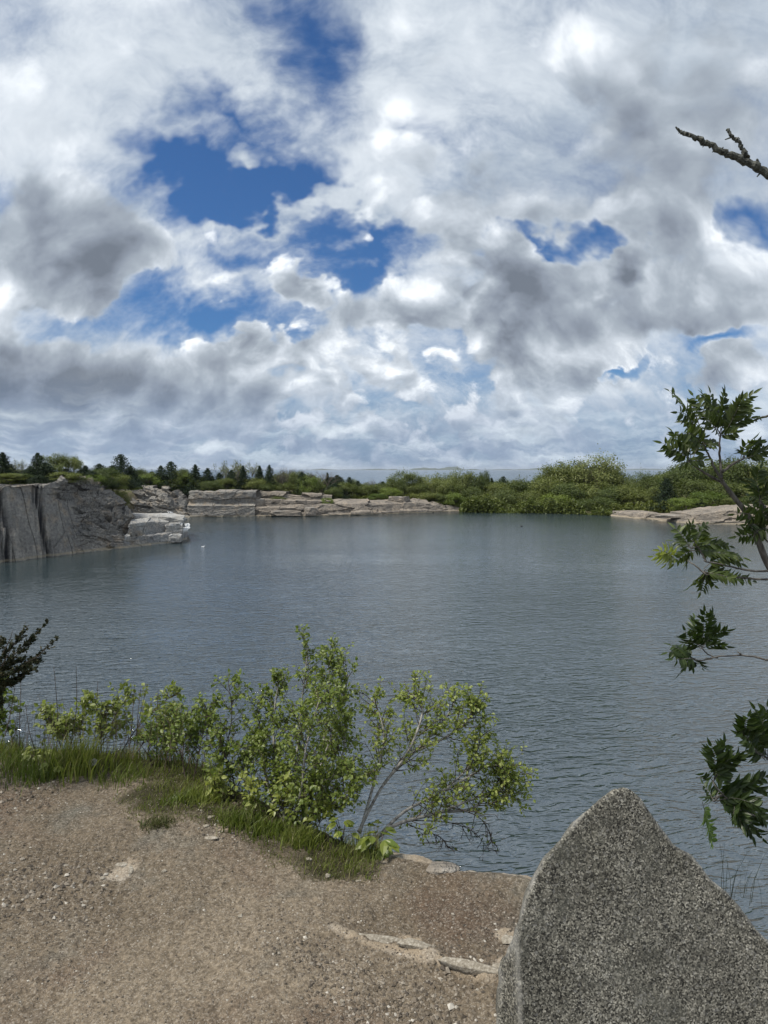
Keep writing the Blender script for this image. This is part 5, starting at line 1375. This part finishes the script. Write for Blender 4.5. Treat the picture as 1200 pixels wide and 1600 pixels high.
CL = [('top', A(482, 335), [A(390, 112), A(432, 118), A(505, 112), A(655, 118), A(655, 195), A(640, 245), A(565, 318), A(395, 235), A(345, 130), A(470, 190), A(590, 150), A(540, 230)]),
      ('top', A(365, 292), [A(222, 108), A(262, 215), A(330, 170), A(300, 260)]),
      ('left', A(325, 462), [A(183, 375), A(236, 318), A(320, 326), A(205, 412), A(250, 495), A(398, 462), A(405, 350), A(285, 432)]), ('left', A(400, 390), [A(330, 300), A(465, 372), A(440, 390), A(300, 350), A(260, 330)]),
      ('right', A(612, 450), [A(585, 415), A(650, 355), A(700, 372), A(733, 408), A(680, 432)]),
      ('low', A(400, 1040), [A(382, 1150), A(328, 1118), A(455, 1112), A(590, 1000), A(650, 1092), A(560, 1082), A(480, 1056), A(410, 1100)]), ('low', A(330, 930), [A(245, 1000), A(300, 1012), A(410, 800), A(335, 800), A(250, 818), A(242, 885), A(430, 870), A(530, 912), A(600, 972), A(460, 950)]), ('tip', A(245, 975), [A(140, 962), A(205, 1000), A(170, 935)]),
      ('mid', A(385, 1440), [A(402, 1255), A(442, 1262), A(350, 1290), A(515, 1352), A(512, 1432), A(302, 1352), A(305, 1412), A(450, 1340)]), ('mid', A(345, 1500), [A(215, 1465), A(232, 1430), A(272, 1572), A(255, 1440), A(392, 1545), A(340, 1542), A(240, 1500)]),
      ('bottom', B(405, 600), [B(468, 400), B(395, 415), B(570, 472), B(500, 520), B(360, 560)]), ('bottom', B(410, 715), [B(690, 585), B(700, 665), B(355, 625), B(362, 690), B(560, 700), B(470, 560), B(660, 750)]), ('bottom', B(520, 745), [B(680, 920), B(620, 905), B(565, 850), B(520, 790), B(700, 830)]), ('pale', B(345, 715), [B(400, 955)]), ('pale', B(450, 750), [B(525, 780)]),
      ('edge', B(700, 480), [B(640, 210), B(705, 195), B(590, 380), B(625, 440), B(760, 400), B(760, 250), B(580, 300)]), ('edge', B(640, 440), [B(560, 330), B(600, 250)]),
      ('side', A(700, 690), [A(630, 592), A(690, 510), A(745, 540), A(640, 650), A(735, 610)]), ('side', A(740, 820), [A(560, 745), A(572, 862), A(645, 705), A(655, 862), A(700, 720), A(760, 760), A(620, 800)])]
for (cx_, cy_) in [(1365, 785), (1345, 590), (1400, 1090), (1430, 1320), (1330, 720), (1375, 880), (1385, 1180)]:
    CL.append(('outer', (cx_, cy_), [(cx_ + math.cos(a * .9) * 58 + 8, cy_ - math.sin(a * .9) * 58) for a in range(7)]))
fol = {}; ra = MB()
for cl, base, tips in CL:
    lv = fol.setdefault(cl, Leaves()); dp = DS + rp.uniform(-.04, .04)
    for tp_ in tips:
        big = cl in ('bottom', 'edge', 'pale'); f = 1.15 if big else .92
        compound(lv, ra, px(*base, dp) + rv(.006), px(*tp_, dp + rp.uniform(-.10, .10)), 10, .060 * f, .0185 * f, rp.uniform(.02, .16))
bud = Leaves()
for t in [i / 14 for i in range(15)]:
    c = px(*A(740 - 170 * t, 232 + 50 * t), DS)
    for _ in range(3): bud.leaf(c, rv(1).normalized(), rv(1), .014, .006)
fol['bud'] = bud
for cl, lv in fol.items():
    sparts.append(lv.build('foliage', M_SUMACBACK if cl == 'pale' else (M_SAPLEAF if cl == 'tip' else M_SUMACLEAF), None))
sparts.append(ra.build('leaf_stalks', M_SUMACBARK))
recentre(root, sparts); tag(root, 'slender sumac with feathery dark compound leaves along the right edge', 'tree')

# ---- dead limb at the upper right, on a bare trunk outside the picture
zt = gz(3.1, 3.3); root = empty('dead_tree', (3.1, 3.3, zt)); t1 = MB()
t1.tube(curve([Vector((3.1, 3.3, zt - .3)), Vector((3.05, 3.3, (zt + 12) / 2)), Vector((2.9, 3.2, 12.6)), Vector((2.6, 3.1, 13.2)), px(1330, 345, 3.0), px(1260, 305, 3.0)]), [.06 - .0011 * i for i in range(41)], 9)
L1 = curve([px(a, b_, 3.0) for a, b_ in [(1275, 315), (1235, 292), (1198, 271), (1165, 252), (1128, 237), (1095, 219), (1070, 208), (1056, 200)]], 8)
L1 = [c + rv(.0028) for c in L1]; n_ = len(L1)
t2 = MB(); t2.tube(L1, [(.0185 * (1 - i / (n_ - 1)) ** .72 + .0028) * rp.uniform(.84, 1.2) for i in range(n_)], 9)
tsub = MB(); L2 = [c + rv(.0022) for c in curve([px(a, b_, 3.0) for a, b_ in [(1166, 246), (1161, 236), (1157, 226), (1148, 216), (1141, 210), (1137, 202)]], 5)]
tsub.tube(L2, [.0115 * (1 - .6 * i / (len(L2) - 1)) * rp.uniform(.75, 1.25) for i in range(len(L2))], 8)
knots = []
for (a0, b0, a1, b1, r_) in [(1144, 214, 1133, 218, .004), (1190, 268, 1183, 276, .005), (1184, 255, 1183, 249, .008), (1116, 233, 1113, 238, .003), (1100, 226, 1098, 230, .003), (1162, 233, 1165, 234, .003), (1069, 205, 1060, 208, .003), (1128, 233, 1130, 230, .004), (1088, 214, 1091, 212, .004), (1153, 215, 1156, 217, .003)]:
    kn_ = MB(); knots.append(kn_); kn_.tube([px(a0, b0, 3.0), px(a1, b1, 2.99)], [r_, r_ * .55], 5)
recentre(root, [t1.build('trunk', M_DEADBARK, smooth=True), t2.build('branch', M_DEADBARK), tsub.build('twig', M_DEADBARK)] + [k_.build('knot', M_DEADBARK) for k_ in knots])
tag(root, 'dead lichen-covered limb reaching in at the upper right against the sky', 'tree')

# ---- gulls and a duck, tiny in the distance
m, n, b = material('white_feathers', .7, .2); b.inputs['Base Color'].default_value = (.85, .85, .84, 1); M_WF = m
m, n, b = material('grey_feathers', .7, .2); b.inputs['Base Color'].default_value = (.30, .32, .35, 1); M_GF = m
m, n, b = material('dark_feathers', .7, .2); b.inputs['Base Color'].default_value = (.03, .028, .025, 1); M_DF = m
m, n, b = material('yellow_bill', .5, .3); b.inputs['Base Color'].default_value = (.55, .32, .05, 1); M_BILL = m


def bird(name, loc, rz, standing, body, wing, lab, scale=1.0, group=None):
    bm = bmesh.new()
    P = [(-.24, 0, .10, .012), (-.15, 0, .085, .05), (0, 0, .07, .085), (.12, 0, .075, .075), (.18, 0, .13, .042), (.20, 0, .19, .040), (.235, 0, .215, .038), (.262, 0, .212, .018)]
    rings = []
    for i, (x, y, z, r_) in enumerate(P):
        rings.append([bm.verts.new((x, y + r_ * math.cos(a) * (1 if i < 4 else .85), z + r_ * math.sin(a))) for a in [k * math.pi / 5 for k in range(10)]])
    for a, c in zip(rings, rings[1:]):
        for k in range(10): bm.faces.new((a[k], a[(k + 1) % 10], c[(k + 1) % 10], c[k]))
    bm.faces.new(rings[0]); bm.faces.new(rings[-1]); bmesh.ops.recalc_face_normals(bm, faces=bm.faces[:])
    me = bpy.data.meshes.new('body'); bm.to_mesh(me); bm.free(); me.materials.append(body)
    for q in me.polygons: q.use_smooth = True
    root = empty(name, loc); o = bpy.data.objects.new('body', me); COL.objects.link(o); o.parent = root
    wg = MB()
    for s_ in (-1, 1):
        wg.add([(.10, s_ * .07, .10), (-.05, s_ * .088, .12), (-.20, s_ * .05, .12), (-.30, s_ * .015, .11), (-.15, s_ * .075, .06), (.05, s_ * .09, .05), (-.02, s_ * .03, .158), (-.15, s_ * .02, .14)], [(0, 1, 4, 5), (1, 2, 3, 4), (0, 6, 1), (1, 6, 7, 2)])
    wg.build('wing', wing, root); bl_ = MB(); bl_.tube([(.26, 0, .212), (.31, 0, .200)], [.012, .004], 6); bl_.build('beak', M_BILL, root)
    if standing:
        lg_ = MB()
        for s_ in (-1, 1): lg_.tube([(0, s_ * .03, .02), (.01, s_ * .03, -.10)], [.007, .006], 5)
        lg_.build('leg', M_BILL, root)
    root.rotation_euler = (0, 0, rz); root.scale = (scale,) * 3; tag(root, lab, 'bird', group); return root


g1 = onz(317, 855, 0); bird('gull', (g1.x, g1.y, -.02), .4, False, M_WF, M_WF, 'white gull floating on the water right of the headland tip', 1.1)
g2 = onz(815, 822.5, 0); bird('duck', (g2.x, g2.y, -.02), 2.6, False, M_DF, M_DF, 'tiny dark duck on the far water right of centre', 1.3)
dg = bpy.context.evaluated_depsgraph_get(); dg.update()
for (a, b_, lab) in [(264, 806, 'white gull standing on the shelf blocks, left of the pair'), (268, 806.5, 'white gull standing on the shelf blocks, right of the pair')]:
    p = px(a, b_, 118.2)
    hit = SC.ray_cast(dg, Vector((p.x, p.y, 20)), Vector((0, 0, -1)))
    bird('gull', (p.x, p.y, (hit[1].z if hit[0] else p.z) + .13), rp.uniform(0, 6), True, M_WF, M_GF, lab, 1.2, 'gulls on the headland shelf')


# ------------------------------------------------------------------ sea air
hz = bpy.data.meshes.new('haze'); bmh = bmesh.new(); bmesh.ops.create_cube(bmh, size=1.0)
for v in bmh.verts: v.co = Vector((v.co.x * 64000, v.co.y * 60000 + 18000, 100 if v.co.z > 0 else -21))
bmh.to_mesh(hz); bmh.free()
m = bpy.data.materials.new('haze'); m.use_nodes = True; m.node_tree.nodes.clear(); n = NT(m.node_tree)
mo = n.new('ShaderNodeOutputMaterial'); pv = n.new('ShaderNodeVolumePrincipled'); n.l.new(pv.outputs[0], mo.inputs['Volume'])
pv.inputs['Density'].default_value = 2.6e-5; pv.inputs['Color'].default_value = (.80, .88, .98, 1); pv.inputs['Anisotropy'].default_value = .2
hz.materials.append(m); ho = bpy.data.objects.new('haze', hz); COL.objects.link(ho)
tag(ho, 'thin bluish sea haze softening the far coast', 'haze', kind='stuff')
